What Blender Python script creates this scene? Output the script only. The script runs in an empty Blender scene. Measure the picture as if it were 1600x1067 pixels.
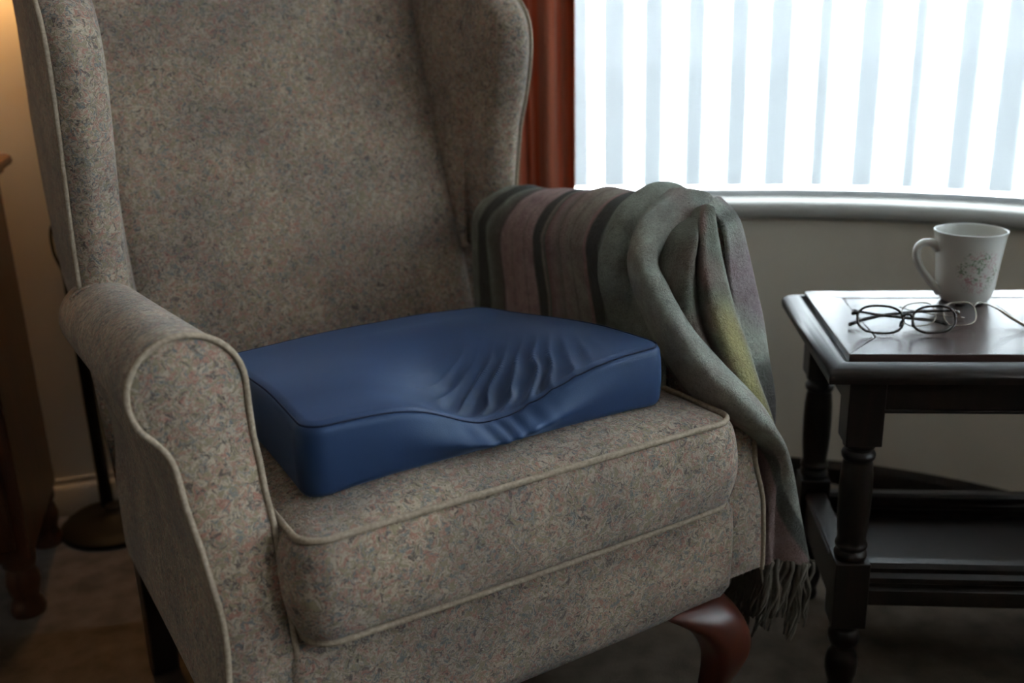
import bpy, bmesh, math, random
from mathutils import Vector, Matrix, noise
from math import sin, cos, pi, exp, radians, sqrt

random.seed(7)
C = bpy.context.scene.collection
S = bpy.context.scene

# ------------------------------------------------------------------ camera, world, lights, exposure
CAM_H, PITCH, ROLL = 0.9128, 0.3125, 0.0312
cd = bpy.data.cameras.new('camera'); cam = bpy.data.objects.new('camera', cd); C.objects.link(cam)
cd.sensor_width = 36.0; cd.lens = 1561.2 * 36 / 1600
cam.matrix_world = Matrix.Translation((0, 0, CAM_H)) @ Matrix.Rotation(pi/2 - PITCH, 4, 'X') @ Matrix.Rotation(-ROLL, 4, 'Z')
cd.clip_start = 0.02
cd.dof.use_dof = True; cd.dof.focus_distance = 1.12; cd.dof.aperture_fstop = 3.2
S.camera = cam

S.view_settings.view_transform = 'Standard'; S.view_settings.look = 'None'
S.view_settings.gamma = 1.0; S.view_settings.use_curve_mapping = False
S.view_settings.exposure = 0.4
S.cycles.use_denoising = True
S.cycles.max_bounces = 10; S.cycles.diffuse_bounces = 5; S.cycles.transparent_max_bounces = 12
S.cycles.transmission_bounces = 8; S.cycles.caustics_reflective = False; S.cycles.caustics_refractive = False
S.cycles.sample_clamp_indirect = 4.0

w = bpy.data.worlds.new('overcast_sky'); S.world = w; w.use_nodes = True
nt = w.node_tree; nt.nodes.clear()
wo = nt.nodes.new('ShaderNodeOutputWorld'); bg = nt.nodes.new('ShaderNodeBackground')
bg.inputs[0].default_value = (0.86, 0.93, 1.0, 1); bg.inputs[1].default_value = 30.0
nt.links.new(bg.outputs[0], wo.inputs[0])

# ------------------------------------------------------------------ helpers
def link(o, parent=None):
    C.objects.link(o)
    if parent is not None: o.parent = parent
    return o

def tag(o, label=None, cat=None, group=None, kind=None):
    if label: o['label'] = label
    if cat: o['category'] = cat
    if group: o['group'] = group
    if kind: o['kind'] = kind
    return o

def empty(name, loc, rz=0):
    o = bpy.data.objects.new(name, None); C.objects.link(o); o.location = loc; o.rotation_euler = (0, 0, rz)
    o.empty_display_size = 0.05
    return o

class MB:
    """collects verts and faces for one mesh object"""
    def __init__(s): s.v = []; s.f = []
    def add(s, vs, fs):
        b = len(s.v); s.v += [tuple(p) for p in vs]; s.f += [tuple(i + b for i in f) for f in fs]; return b
    def grid(s, rows, cu=False, cv=False):
        n, m = len(rows), len(rows[0]); vs = [p for r in rows for p in r]; fs = []
        for i in range(n if cv else n - 1):
            for j in range(m if cu else m - 1):
                a = i*m + j; b = i*m + (j+1) % m; c = ((i+1) % n)*m + (j+1) % m; d = ((i+1) % n)*m + j
                fs.append((a, b, c, d))
        return s.add(vs, fs)
    def tube(s, pts, r, n=8, closed=False, cap=True, flat=1.0, up=None):
        pts = [Vector(p) for p in pts]; m = len(pts)
        rr = r if callable(r) else (lambda t: r)
        rings = []; prev = None
        for i, p in enumerate(pts):
            a = pts[(i-1) % m] if (closed or i > 0) else p
            b = pts[(i+1) % m] if (closed or i < m-1) else p
            t = (b - a)
            if t.length < 1e-9: t = Vector((0, 0, 1))
            t.normalize()
            if prev is None:
                ref = Vector(up) if up else (Vector((0, 0, 1)) if abs(t.z) < 0.9 else Vector((1, 0, 0)))
            else: ref = prev
            u = ref - t*ref.dot(t)
            if u.length < 1e-6: u = t.orthogonal()
            u.normalize(); v = t.cross(u); prev = u
            R = rr(i/max(1, m-1))
            rings.append([p + u*R*cos(2*pi*k/n) + v*R*flat*sin(2*pi*k/n) for k in range(n)])
        b = s.grid(rings, cu=True, cv=closed)
        if cap and not closed:
            s.f.append(tuple(b + k for k in range(n))[::-1]); s.f.append(tuple(b + (m-1)*n + k for k in range(n)))
        return b
    def lathe(s, prof, c=(0, 0, 0), n=32, close=True):
        rows = [[(c[0]+r*cos(2*pi*k/n), c[1]+r*sin(2*pi*k/n), c[2]+z) for k in range(n)] for r, z in prof]
        b = s.grid(rows, cu=True)
        if close:
            s.f.append(tuple(b + k for k in range(n))[::-1]); m = len(prof)
            s.f.append(tuple(b + (m-1)*n + k for k in range(n)))
    def box(s, x0, x1, y0, y1, z0, z1, M=None):
        vs = [Vector((x, y, z)) for z in (z0, z1) for y in (y0, y1) for x in (x0, x1)]
        if M is not None: vs = [M @ v for v in vs]
        s.add(vs, [(0, 2, 3, 1), (4, 5, 7, 6), (0, 1, 5, 4), (2, 6, 7, 3), (0, 4, 6, 2), (1, 3, 7, 5)])
    def build(s, name, mat, parent=None, angle=None, bevel=None, segs=3, recalc=True, tri_cap=False):
        me = bpy.data.meshes.new(name); me.from_pydata(s.v, [], s.f); me.validate()
        if recalc:
            bm = bmesh.new(); bm.from_mesh(me); bmesh.ops.recalc_face_normals(bm, faces=bm.faces)
            if tri_cap: bmesh.ops.triangulate(bm, faces=[f for f in bm.faces if len(f.verts) > 4])
            bm.to_mesh(me); bm.free()
        me.polygons.foreach_set('use_smooth', [True]*len(me.polygons))
        if angle is not None: me.set_sharp_from_angle(angle=radians(angle))
        me.materials.append(mat)
        o = bpy.data.objects.new(name, me); link(o, parent)
        if bevel:
            m = o.modifiers.new('bevel', 'BEVEL'); m.width = bevel; m.segments = segs; m.limit_method = 'ANGLE'
            m.angle_limit = radians(35); m.harden_normals = False
            if angle is None: me.set_sharp_from_angle(angle=radians(60))
        return o

def catmull(pts, n):
    """n samples along a Catmull-Rom spline through pts (tuples of any length)"""
    P = [Vector(p) if len(p) > 1 else Vector((p[0], 0)) for p in pts]; m = len(P); out = []
    for i in range(n):
        t = i/(n-1)*(m-1); k = min(int(t), m-2); f = t - k
        p1, p2 = P[k], P[k+1]
        p0 = P[k-1] if k > 0 else p1*2 - p2
        p3 = P[k+2] if k+2 < m else p2*2 - p1
        out.append(0.5*((2*p1) + (p2-p0)*f + (2*p0-5*p1+4*p2-p3)*f*f + (3*p1-p0-3*p2+p3)*f**3))
    return out

def interp(tab, x):
    if x <= tab[0][0]: return tab[0][1]
    for (a, b), (c, d) in zip(tab, tab[1:]):
        if x <= c:
            t = (x-a)/(c-a); return b + (d-b)*t
    return tab[-1][1]
def sinterp(tab, x):
    if x <= tab[0][0]: return tab[0][1]
    for (a, b), (c, d) in zip(tab, tab[1:]):
        if x <= c:
            t = (x-a)/(c-a); t = t*t*(3-2*t); return b + (d-b)*t
    return tab[-1][1]
def sstep(a, b, x):
    t = max(0, min(1, (x-a)/(b-a))); return t*t*(3-2*t)

def rrect(x0, x1, y0, y1, r, n=10, seg=24):
    """rounded rectangle outline, counter-clockwise, evenly dense"""
    pts = []
    cs = [(x1-r, y0+r, -pi/2), (x1-r, y1-r, 0), (x0+r, y1-r, pi/2), (x0+r, y0+r, pi)]
    for i, (cx, cy, a0) in enumerate(cs):
        arc = [(cx + r*cos(a0+pi/2*k/n), cy + r*sin(a0+pi/2*k/n)) for k in range(n+1)]
        pts += arc
        nx, ny, na = cs[(i+1) % 4]
        q = (nx + r*cos(na), ny + r*sin(na)); p = arc[-1]
        for k in range(1, seg): pts.append((p[0]+(q[0]-p[0])*k/seg, p[1]+(q[1]-p[1])*k/seg))
    return pts

# ------------------------------------------------------------------ materials
def mat(name):
    m = bpy.data.materials.new(name); m.use_nodes = True
    nt = m.node_tree; b = nt.nodes['Principled BSDF']
    return m, nt, b
def N(nt, t, **k):
    n = nt.nodes.new(t)
    for a, v in k.items():
        if a.startswith('i_'):
            key = a[2:]; n.inputs[int(key) if key.isdigit() else key].default_value = v
        else: setattr(n, a, v)
    return n
def L(nt, a, b): nt.links.new(a, b)
def ramp(nt, fac, stops, interp='LINEAR'):
    r = nt.nodes.new('ShaderNodeValToRGB'); r.color_ramp.interpolation = interp
    e = r.color_ramp.elements
    while len(e) < len(stops): e.new(0.5)
    for el, (p, c) in zip(e, stops): el.position = p; el.color = (*c, 1) if len(c) == 3 else c
    L(nt, fac, r.inputs[0]); return r
def mixc(nt, fac, a, b, mode='MIX'):
    m = N(nt, 'ShaderNodeMix', data_type='RGBA', blend_type=mode)
    for sock, v in ((m.inputs[0], fac), (m.inputs[6], a), (m.inputs[7], b)):
        if hasattr(v, 'links'): L(nt, v, sock)
        elif isinstance(v, (int, float)): sock.default_value = v
        else: sock.default_value = (*v, 1)
    return m.outputs[2]
def bump(nt, b, h, strength, dist):
    n = N(nt, 'ShaderNodeBump'); n.inputs['Strength'].default_value = strength; n.inputs['Distance'].default_value = dist
    L(nt, h, n.inputs['Height']); L(nt, n.outputs[0], b.inputs['Normal']); return n
def plain(name, col, rough=0.5, spec=0.5, metal=0.0, nscale=None, namt=0.15, bmp=0.0, bscale=200, coat=0.0):
    m, nt, b = mat(name)
    b.inputs['Roughness'].default_value = rough; b.inputs['Specular IOR Level'].default_value = spec
    b.inputs['Metallic'].default_value = metal; b.inputs['Coat Weight'].default_value = coat
    tc = N(nt, 'ShaderNodeTexCoord')
    no = N(nt, 'ShaderNodeTexNoise', i_Scale=nscale or 8.0, i_Detail=5.0); L(nt, tc.outputs['Object'], no.inputs[0])
    d = tuple(c*(1-namt) for c in col); u = tuple(min(1, c*(1+namt)) for c in col)
    r = ramp(nt, no.outputs[0], [(0.3, d), (0.7, u)]); L(nt, r.outputs[0], b.inputs['Base Color'])
    if bmp:
        n2 = N(nt, 'ShaderNodeTexNoise', i_Scale=float(bscale), i_Detail=4.0); L(nt, tc.outputs['Object'], n2.inputs[0])
        bump(nt, b, n2.outputs[0], bmp, 0.002)
    return m

def tapestry(name='tapestry_weave', tint=(1, 1, 1)):
    """beige upholstery with small tangled pink, slate and sage leaf squiggles"""
    m, nt, b = mat(name)
    tc = N(nt, 'ShaderNodeTexCoord')
    # warp the coordinates for curling marks
    wn = N(nt, 'ShaderNodeTexNoise', i_Scale=75.0, i_Detail=2.0); L(nt, tc.outputs['Object'], wn.inputs[0])
    sub = N(nt, 'ShaderNodeVectorMath', operation='SUBTRACT'); L(nt, wn.outputs['Color'], sub.inputs[0]); sub.inputs[1].default_value = (.5, .5, .5)
    sc = N(nt, 'ShaderNodeVectorMath', operation='SCALE'); L(nt, sub.outputs[0], sc.inputs[0]); sc.inputs['Scale'].default_value = 0.022
    ad = N(nt, 'ShaderNodeVectorMath', operation='ADD'); L(nt, tc.outputs['Object'], ad.inputs[0]); L(nt, sc.outputs[0], ad.inputs[1])
    def layer(scale, seed, lo, hi):
        mp = N(nt, 'ShaderNodeMapping'); mp.inputs['Location'].default_value = (seed, seed*1.7, -seed); L(nt, ad.outputs[0], mp.inputs[0])
        n = N(nt, 'ShaderNodeTexNoise', i_Scale=scale, i_Detail=2.5, i_Roughness=0.55, i_Distortion=1.2); L(nt, mp.outputs[0], n.inputs[0])
        return ramp(nt, n.outputs[0], [(lo, (0, 0, 0)), (hi, (1, 1, 1))]).outputs[0], n.outputs[0]
    base = tuple(a*t for a, t in zip((0.47, 0.385, 0.30), tint))
    f1, n1 = layer(120.0, 3.1, .475, .54)
    f2, n2 = layer(140.0, 7.7, .52, .59)
    f3, n3 = layer(150.0, 12.3, .53, .59)
    f4, n4 = layer(130.0, 21.3, .58, .63)
    # thin light outlines where one noise crosses its middle
    ab = N(nt, 'ShaderNodeMath', operation='SUBTRACT', i_1=0.5); L(nt, n3, ab.inputs[0])
    ab2 = N(nt, 'ShaderNodeMath', operation='ABSOLUTE'); L(nt, ab.outputs[0], ab2.inputs[0])
    lines = ramp(nt, ab2.outputs[0], [(0.0, (1, 1, 1)), (0.030, (0, 0, 0))]).outputs[0]
    big = N(nt, 'ShaderNodeTexNoise', i_Scale=9.0, i_Detail=3.0); L(nt, tc.outputs['Object'], big.inputs[0])
    bigr = ramp(nt, big.outputs[0], [(0.38, (0.76, 0.76, 0.78)), (0.62, (1.08, 1.06, 1.02))]).outputs[0]
    c = mixc(nt, f1, base, (0.36, 0.19, 0.15))
    c = mixc(nt, f2, c, (0.17, 0.18, 0.18))
    c = mixc(nt, f3, c, (0.29, 0.25, 0.17))
    c = mixc(nt, f4, c, (0.12, 0.095, 0.085))
    lm = N(nt, 'ShaderNodeMath', operation='MULTIPLY', i_1=0.7); L(nt, lines, lm.inputs[0])
    c = mixc(nt, lm.outputs[0], c, (0.52, 0.44, 0.35))
    c = mixc(nt, 1.0, c, bigr, 'MULTIPLY')
    L(nt, c, b.inputs['Base Color'])
    b.inputs['Roughness'].default_value = 0.9; b.inputs['Specular IOR Level'].default_value = 0.15
    b.inputs['Sheen Weight'].default_value = 0.25; b.inputs['Sheen Roughness'].default_value = 0.5
    fine = N(nt, 'ShaderNodeTexNoise', i_Scale=900.0, i_Detail=1.0); L(nt, tc.outputs['Object'], fine.inputs[0])
    h = N(nt, 'ShaderNodeMath', operation='MULTIPLY_ADD', i_1=0.35); L(nt, fine.outputs[0], h.inputs[0]); L(nt, n1, h.inputs[2])
    h2 = N(nt, 'ShaderNodeMath', operation='MULTIPLY_ADD', i_1=0.35); L(nt, lines, h2.inputs[0]); L(nt, h.outputs[0], h2.inputs[2])
    bump(nt, b, h2.outputs[0], 0.75, 0.0016)
    return m

def wood(name, dark, light, rough=0.35, scale=1.0, coat=0.3, axis=2, bmp=0.12):
    m, nt, b = mat(name)
    tc = N(nt, 'ShaderNodeTexCoord'); mp = N(nt, 'ShaderNodeMapping'); L(nt, tc.outputs['Object'], mp.inputs[0])
    s = [14*scale]*3; s[axis] = 1.4*scale; mp.inputs['Scale'].default_value = s
    n = N(nt, 'ShaderNodeTexNoise', i_Scale=3.0, i_Detail=8.0, i_Roughness=0.6, i_Distortion=0.6); L(nt, mp.outputs[0], n.inputs[0])
    r = ramp(nt, n.outputs[0], [(0.3, dark), (0.7, light)]); L(nt, r.outputs[0], b.inputs['Base Color'])
    b.inputs['Roughness'].default_value = rough; b.inputs['Coat Weight'].default_value = coat; b.inputs['Coat Roughness'].default_value = 0.2
    bump(nt, b, n.outputs[0], bmp, 0.001)
    return m

M_TAP = tapestry()
M_PIPE = plain('piping_cord', (0.38, 0.31, 0.235), 0.85, 0.2, nscale=300, namt=0.25, bmp=0.5, bscale=900)
M_MAHOG = wood('mahogany', (0.045, 0.010, 0.006), (0.080, 0.018, 0.009), 0.33, coat=0.2)
M_DARKOAK = wood('dark_oak', (0.004, 0.0028, 0.0024), (0.014, 0.0075, 0.0055), 0.36, coat=0.05)
M_DARKOAK.node_tree.nodes['Principled BSDF'].inputs['Specular IOR Level'].default_value = 0.3
M_OAKTOP = wood('polished_table_top', (0.014, 0.008, 0.008), (0.060, 0.030, 0.026), 0.26, coat=0.22, axis=0, bmp=0.10)
M_CHEST = wood('chest_wood', (0.040, 0.013, 0.006), (0.095, 0.034, 0.014), 0.4, coat=0.2)
M_BLACK = plain('black_metal', (0.008, 0.007, 0.006), 0.55, 0.2, 0.0)
M_BLACKLEG = plain('black_stained_leg', (0.008, 0.006, 0.005), 0.4)
M_CARPET = plain('carpet', (0.105, 0.082, 0.062), 1.0, 0.05, nscale=22, namt=0.30, bmp=1.0, bscale=420)
M_WALL = plain('painted_plaster', (0.72, 0.67, 0.57), 0.85, 0.2, nscale=5, namt=0.05, bmp=0.15, bscale=90)
M_WHITE = plain('white_gloss_paint', (0.50, 0.49, 0.46), 0.4, 0.4, nscale=6, namt=0.04)
M_DIM = plain('low_bounce_wall', (0.30, 0.25, 0.19), 0.9, 0.1)  # darker tone given to unseen walls so less light bounces back
M_CEIL = plain('ceiling_paint', (0.84, 0.82, 0.79), 0.9, 0.1)
M_SILL = plain('sill_paint', (0.36, 0.355, 0.33), 0.8, 0.2, nscale=6, namt=0.05)
M_UPVC = plain('white_window_frame', (0.75, 0.77, 0.78), 0.35, 0.4)
M_PATIO = plain('pale_paving', (0.62, 0.63, 0.62), 0.9, 0.1, nscale=1.5, namt=0.12)
M_LEAF = plain('garden_leaf', (0.06, 0.13, 0.045), 0.6, nscale=20, namt=0.3)

# navy cushion cover
M_NAVY, nt, b = mat('navy_stretch_fabric')
tc = N(nt, 'ShaderNodeTexCoord')
n1 = N(nt, 'ShaderNodeTexNoise', i_Scale=6.0, i_Detail=3.0); L(nt, tc.outputs['Object'], n1.inputs[0])
r = ramp(nt, n1.outputs[0], [(0.3, (0.013, 0.030, 0.080)), (0.7, (0.018, 0.040, 0.106))]); L(nt, r.outputs[0], b.inputs['Base Color'])
b.inputs['Roughness'].default_value = 0.50; b.inputs['Specular IOR Level'].default_value = 0.40; b.inputs['Specular Tint'].default_value = (0.6, 0.78, 1.0, 1)
b.inputs['Sheen Weight'].default_value = 0.28; b.inputs['Sheen Roughness'].default_value = 0.3
b.inputs['Sheen Tint'].default_value = (0.40, 0.58, 1.0, 1)
wv = N(nt, 'ShaderNodeTexNoise', i_Scale=1100.0, i_Detail=1.0); L(nt, tc.outputs['Object'], wv.inputs[0])
bump(nt, b, wv.outputs[0], 0.25, 0.0006)
M_SEAM = plain('navy_seam_thread', (0.012, 0.018, 0.045), 0.8, 0.2)

# blanket wool: woven colours come from a colour attribute, mottled by noise
M_WOOL, nt, b = mat('brushed_wool')
tc = N(nt, 'ShaderNodeTexCoord'); at = N(nt, 'ShaderNodeVertexColor', layer_name='weave')
n1 = N(nt, 'ShaderNodeTexNoise', i_Scale=38.0, i_Detail=4.0, i_Roughness=0.65); L(nt, tc.outputs['Object'], n1.inputs[0])
n2 = N(nt, 'ShaderNodeTexNoise', i_Scale=420.0, i_Detail=3.0, i_Roughness=0.7, i_Distortion=1.5); L(nt, tc.outputs['Object'], n2.inputs[0])
r1 = ramp(nt, n1.outputs[0], [(0.32, (1.02, 0.90, 0.87)), (0.68, (1.55, 1.58, 1.54))])
r2 = ramp(nt, n2.outputs[0], [(0.3, (0.62, 0.62, 0.62)), (0.7, (1.30, 1.30, 1.30))])
c = mixc(nt, 1.0, at.outputs[0], r1.outputs[0], 'MULTIPLY'); c = mixc(nt, 1.0, c, r2.outputs[0], 'MULTIPLY')
L(nt, c, b.inputs['Base Color'])
b.inputs['Roughness'].default_value = 1.0; b.inputs['Specular IOR Level'].default_value = 0.05
b.inputs['Sheen Weight'].default_value = 0.22; b.inputs['Sheen Roughness'].default_value = 0.5
hh = N(nt, 'ShaderNodeMath', operation='ADD'); L(nt, n2.outputs[0], hh.inputs[0])
n3 = N(nt, 'ShaderNodeTexNoise', i_Scale=110.0, i_Detail=2.0, i_Distortion=2.0); L(nt, tc.outputs['Object'], n3.inputs[0]); L(nt, n3.outputs[0], hh.inputs[1])
bump(nt, b, hh.outputs[0], 1.0, 0.0045)

# curtain: rust weave with vertical brown and terracotta stripes
M_CURT, nt, b = mat('rust_curtain_weave')
tc = N(nt, 'ShaderNodeTexCoord'); mp = N(nt, 'ShaderNodeMapping'); mp.inputs['Scale'].default_value = (34, 34, 0.4); L(nt, tc.outputs['Object'], mp.inputs[0])
n1 = N(nt, 'ShaderNodeTexNoise', i_Scale=1.6, i_Detail=3.0); L(nt, mp.outputs[0], n1.inputs[0])
r = ramp(nt, n1.outputs[0], [(0.36, (0.15, 0.052, 0.032)), (0.5, (0.36, 0.10, 0.05)), (0.62, (0.27, 0.13, 0.09))]); L(nt, r.outputs[0], b.inputs['Base Color'])
b.inputs['Roughness'].default_value = 0.9; b.inputs['Specular IOR Level'].default_value = 0.1
fw = N(nt, 'ShaderNodeTexNoise', i_Scale=500.0); L(nt, tc.outputs['Object'], fw.inputs[0]); bump(nt, b, fw.outputs[0], 0.4, 0.001)
tr = N(nt, 'ShaderNodeBsdfTranslucent'); L(nt, r.outputs[0], tr.inputs[0]); ms = N(nt, 'ShaderNodeMixShader', i_0=0.4)
L(nt, b.outputs[0], ms.inputs[1]); L(nt, tr.outputs[0], ms.inputs[2]); L(nt, ms.outputs[0], nt.nodes['Material Output'].inputs[0])

# translucent blind fabric, slightly see-through
M_VANE, nt, b = mat('sheer_blind_fabric')
b.inputs['Base Color'].default_value = (0.7, 0.72, 0.74, 1); b.inputs['Roughness'].default_value = 0.8; b.inputs['Specular IOR Level'].default_value = 0.1
tc = N(nt, 'ShaderNodeTexCoord'); mp = N(nt, 'ShaderNodeMapping'); mp.inputs['Scale'].default_value = (1, 1, 1); L(nt, tc.outputs['Object'], mp.inputs[0])
n1 = N(nt, 'ShaderNodeTexNoise', i_Scale=260.0); L(nt, mp.outputs[0], n1.inputs[0]); bump(nt, b, n1.outputs[0], 0.1, 0.0005)
tl = N(nt, 'ShaderNodeBsdfTranslucent'); tl.inputs[0].default_value = (0.34, 0.355, 0.365, 1)
tp = N(nt, 'ShaderNodeBsdfTransparent'); tp.inputs[0].default_value = (0.96, 0.98, 1.0, 1)
m1 = N(nt, 'ShaderNodeMixShader', i_0=0.72); L(nt, b.outputs[0], m1.inputs[1]); L(nt, tl.outputs[0], m1.inputs[2])
m2 = N(nt, 'ShaderNodeMixShader', i_0=0.085); L(nt, m1.outputs[0], m2.inputs[1]); L(nt, tp.outputs[0], m2.inputs[2])
L(nt, m2.outputs[0], nt.nodes['Material Output'].inputs[0])

def glassy(name, tint=(1, 1, 1), gl=0.06, rough=0.02):
    m, nt, b = mat(name)
    tp = N(nt, 'ShaderNodeBsdfTransparent'); tp.inputs[0].default_value = (*tint, 1)
    g = N(nt, 'ShaderNodeBsdfGlossy', i_Roughness=rough); fr = N(nt, 'ShaderNodeFresnel', i_IOR=1.5)
    ms = N(nt, 'ShaderNodeMixShader'); L(nt, fr.outputs[0], ms.inputs[0]); L(nt, tp.outputs[0], ms.inputs[1]); L(nt, g.outputs[0], ms.inputs[2])
    L(nt, ms.outputs[0], nt.nodes['Material Output'].inputs[0]); return m
M_PANE = glassy('window_glass', (0.97, 0.99, 0.98))
M_LENS = glassy('spectacle_lens', (0.96, 0.97, 0.98))

# ------------------------------------------------------------------ room
def struct(o): o['kind'] = 'structure'; return o
ZC = 2.15
# bay path on plan (wall face and sill edge run along it), from the left corner round to the right of the camera
BAY = [(0.00, 1.955), (0.20, 1.925), (0.40, 1.893), (0.56, 1.862), (0.72, 1.808), (0.88, 1.715), (1.04, 1.57), (1.17, 1.39), (1.27, 1.17), (1.33, 0.92), (1.36, 0.62), (1.37, 0.30)]
bay = [Vector((p.x, p.y, 0)) for p in catmull([(x, y, 0) for x, y in BAY], 97)]
def bay_off(d):
    out = []
    for i, p in enumerate(bay):
        a = bay[max(0, i-1)]; b = bay[min(len(bay)-1, i+1)]; t = (b-a).normalized()
        nrm = Vector((-t.y, t.x, 0))        # outward (away from the room)
        out.append(p + nrm*d)
    return out
def band(name, d0, d1, z0, z1, m, k0=0, k1=None):
    A = bay_off(d0)[k0:k1]; B = bay_off(d1)[k0:k1]; mb = MB()
    rows = [[(p.x, p.y, z0) for p in A], [(p.x, p.y, z1) for p in A], [(p.x, p.y, z1) for p in B], [(p.x, p.y, z0) for p in B]]
    b = mb.grid(rows, cv=True); n = len(A)
    mb.f.append((b, b+n, b+2*n, b+3*n)); mb.f.append((b+n-1, b+4*n-1, b+3*n-1, b+2*n-1))
    return mb.build(name, m, angle=40)
mb = MB(); mb.box(-2.6, 2.4, -1.9, 2.5, -0.05, 0.0); struct(mb.build('floor', M_CARPET))
mb = MB(); mb.box(-2.6, 2.4, -1.9, 2.5, ZC, ZC+0.05); struct(mb.build('ceiling', M_CEIL))
struct(band('wall_bay', 0.0, 0.12, 0.0, 0.535, M_WALL))
struct(band('wall_bay_upper', 0.0, 0.12, 1.93, ZC, M_WALL))
wall_dir = Vector((0.958, 0.287, 0))
corner = Vector((-0.36, 1.963, 0))
def wall_seg(name, a, b, th, z0=0, z1=ZC, m=M_WALL):
    a = Vector(a); b = Vector(b); t = (b-a).normalized(); n = Vector((-t.y, t.x, 0))*th
    mb = MB(); q = [a, b, b+n, a+n]
    mb.add([(p.x, p.y, z) for z in (z0, z1) for p in q], [(0, 3, 2, 1), (4, 5, 6, 7), (0, 1, 5, 4), (1, 2, 6, 5), (2, 3, 7, 6), (3, 0, 4, 7)])
    return struct(mb.build(name, m, angle=30))
far_left = corner - wall_dir*1.55
wall_seg('wall_left', far_left, corner, 0.1)
wall_seg('wall_back', corner, (0.0, 1.955, 0), 0.1)
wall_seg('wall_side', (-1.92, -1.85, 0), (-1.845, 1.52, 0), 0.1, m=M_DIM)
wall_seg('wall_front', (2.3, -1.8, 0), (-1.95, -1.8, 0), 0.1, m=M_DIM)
# right wall with an unseen window added to bring fill light from the side
wall_seg('wall_right', (1.37, 0.30, 0), (1.37, -1.85, 0), 0.1, 0, 1.02)
wall_seg('wall_right_upper', (1.37, 0.30, 0), (1.37, -1.85, 0), 0.1, 2.08, ZC)
wall_seg('wall_right_pier', (1.37, 0.30, 0), (1.37, -0.02, 0), 0.1, 1.02, 2.08)
wall_seg('wall_right_end', (1.37, -0.40, 0), (1.37, -1.85, 0), 0.1, 1.02, 2.08)
w2 = empty('fill_window', (1.42, -0.21, 1.02)); struct(w2)
for nm, bx in (('bottom_rail', (-0.02, 0.02, -0.19, 0.19, 0.0, 0.05)), ('head_rail', (-0.02, 0.02, -0.19, 0.19, 1.01, 1.06)), ('mullion', (-0.02, 0.02, -0.19, -0.16, 0.05, 1.01)), ('mullion', (-0.02, 0.02, 0.16, 0.19, 0.05, 1.01)), ('mullion', (-0.02, 0.02, -0.02, 0.02, 0.05, 1.01))):
    mb = MB(); mb.box(*bx); mb.build(nm, M_UPVC, w2, bevel=0.003)
for y0, y1 in ((-0.16, -0.02), (0.02, 0.16)):
    mb = MB(); mb.box(-0.003, 0.003, y0, y1, 0.05, 1.01); mb.build('pane', M_PANE, w2, angle=30)
pl = bpy.data.lights.new('fill_portal', 'AREA'); pl.shape = 'RECTANGLE'; pl.size = 1.06; pl.size_y = 0.38; pl.cycles.is_portal = True
po = bpy.data.objects.new('fill_portal', pl); link(po); po.location = (1.40, -0.21, 1.55); po.rotation_euler = (0, radians(90), 0)
# skirting boards
def skirting(name, a, b, h=0.075, th=0.014):
    a = Vector(a); b = Vector(b); t = (b-a).normalized(); n = Vector((t.y, -t.x, 0))
    mb = MB(); prof = [(0, 0), (th, 0), (th, h*0.72), (th*0.8, h*0.8), (th*0.45, h*0.86), (th*0.4, h), (0, h)]
    rows = [[p + n*o + Vector((0, 0, z)) for o, z in prof] for p in (a, b)]
    bb = mb.grid(rows, cu=True); k = len(prof)
    mb.f.append(tuple(range(bb, bb+k))); mb.f.append(tuple(range(bb+k, bb+2*k))[::-1])
    return struct(mb.build(name, M_WHITE, angle=30))
skirting('baseboard_left', far_left, corner); skirting('baseboard_back', corner, (0.0, 1.955, 0))
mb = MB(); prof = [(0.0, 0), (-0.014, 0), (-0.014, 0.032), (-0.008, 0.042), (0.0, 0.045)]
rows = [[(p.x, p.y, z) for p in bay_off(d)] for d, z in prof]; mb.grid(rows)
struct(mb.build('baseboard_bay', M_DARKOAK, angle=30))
# window sill with rounded nose
mb = MB(); prof = [(0.12, 0.535), (0.0, 0.535), (-0.010, 0.537), (-0.016, 0.543), (-0.018, 0.551), (-0.016, 0.559), (-0.010, 0.565), (0.0, 0.567), (0.12, 0.567)]
rows = [[(p.x, p.y, z) for p in bay_off(d)] for d, z in prof]; mb.grid(rows, cv=True)
struct(mb.build('window_sill', M_SILL, angle=50))
# window frame round the bay, outside the blind: bottom rail, head rail, slim mullions, panes
win = empty('window_1', (0.9, 1.75, 0.57)); struct(win)
def wp(mb, name, m, **k):
    o = mb.build(name, m, **k); o.parent = win; o.matrix_parent_inverse = Matrix.Translation(-win.location); return o
def band_mb(d0, d1, z0, z1, k0=0, k1=None):
    A = bay_off(d0)[k0:k1]; B = bay_off(d1)[k0:k1]; mb = MB(); n = len(A)
    b = mb.grid([[(p.x, p.y, z0) for p in A], [(p.x, p.y, z1) for p in A], [(p.x, p.y, z1) for p in B], [(p.x, p.y, z0) for p in B]], cv=True)
    mb.f.append((b, b+n, b+2*n, b+3*n)); mb.f.append((b+n-1, b+4*n-1, b+3*n-1, b+2*n-1)); return mb
wp(band_mb(0.085, 0.115, 0.567, 0.578), 'bottom_rail', M_UPVC, angle=40)
wp(band_mb(0.085, 0.115, 1.89, 1.93), 'head_rail', M_UPVC, angle=40)
mull = [2, 52, 73, 94]
O = bay_off(0.10)
for k in mull:
    p = O[k]; t = (O[k+1]-O[k-1]).normalized(); a = math.atan2(t.y, t.x)
    mb = MB(); mb.box(-0.016, 0.016, -0.014, 0.014, 0.578, 1.89, Matrix.Translation((p.x, p.y, 0)) @ Matrix.Rotation(a, 4, 'Z'))
    wp(mb, 'mullion', M_UPVC, bevel=0.003)
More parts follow.
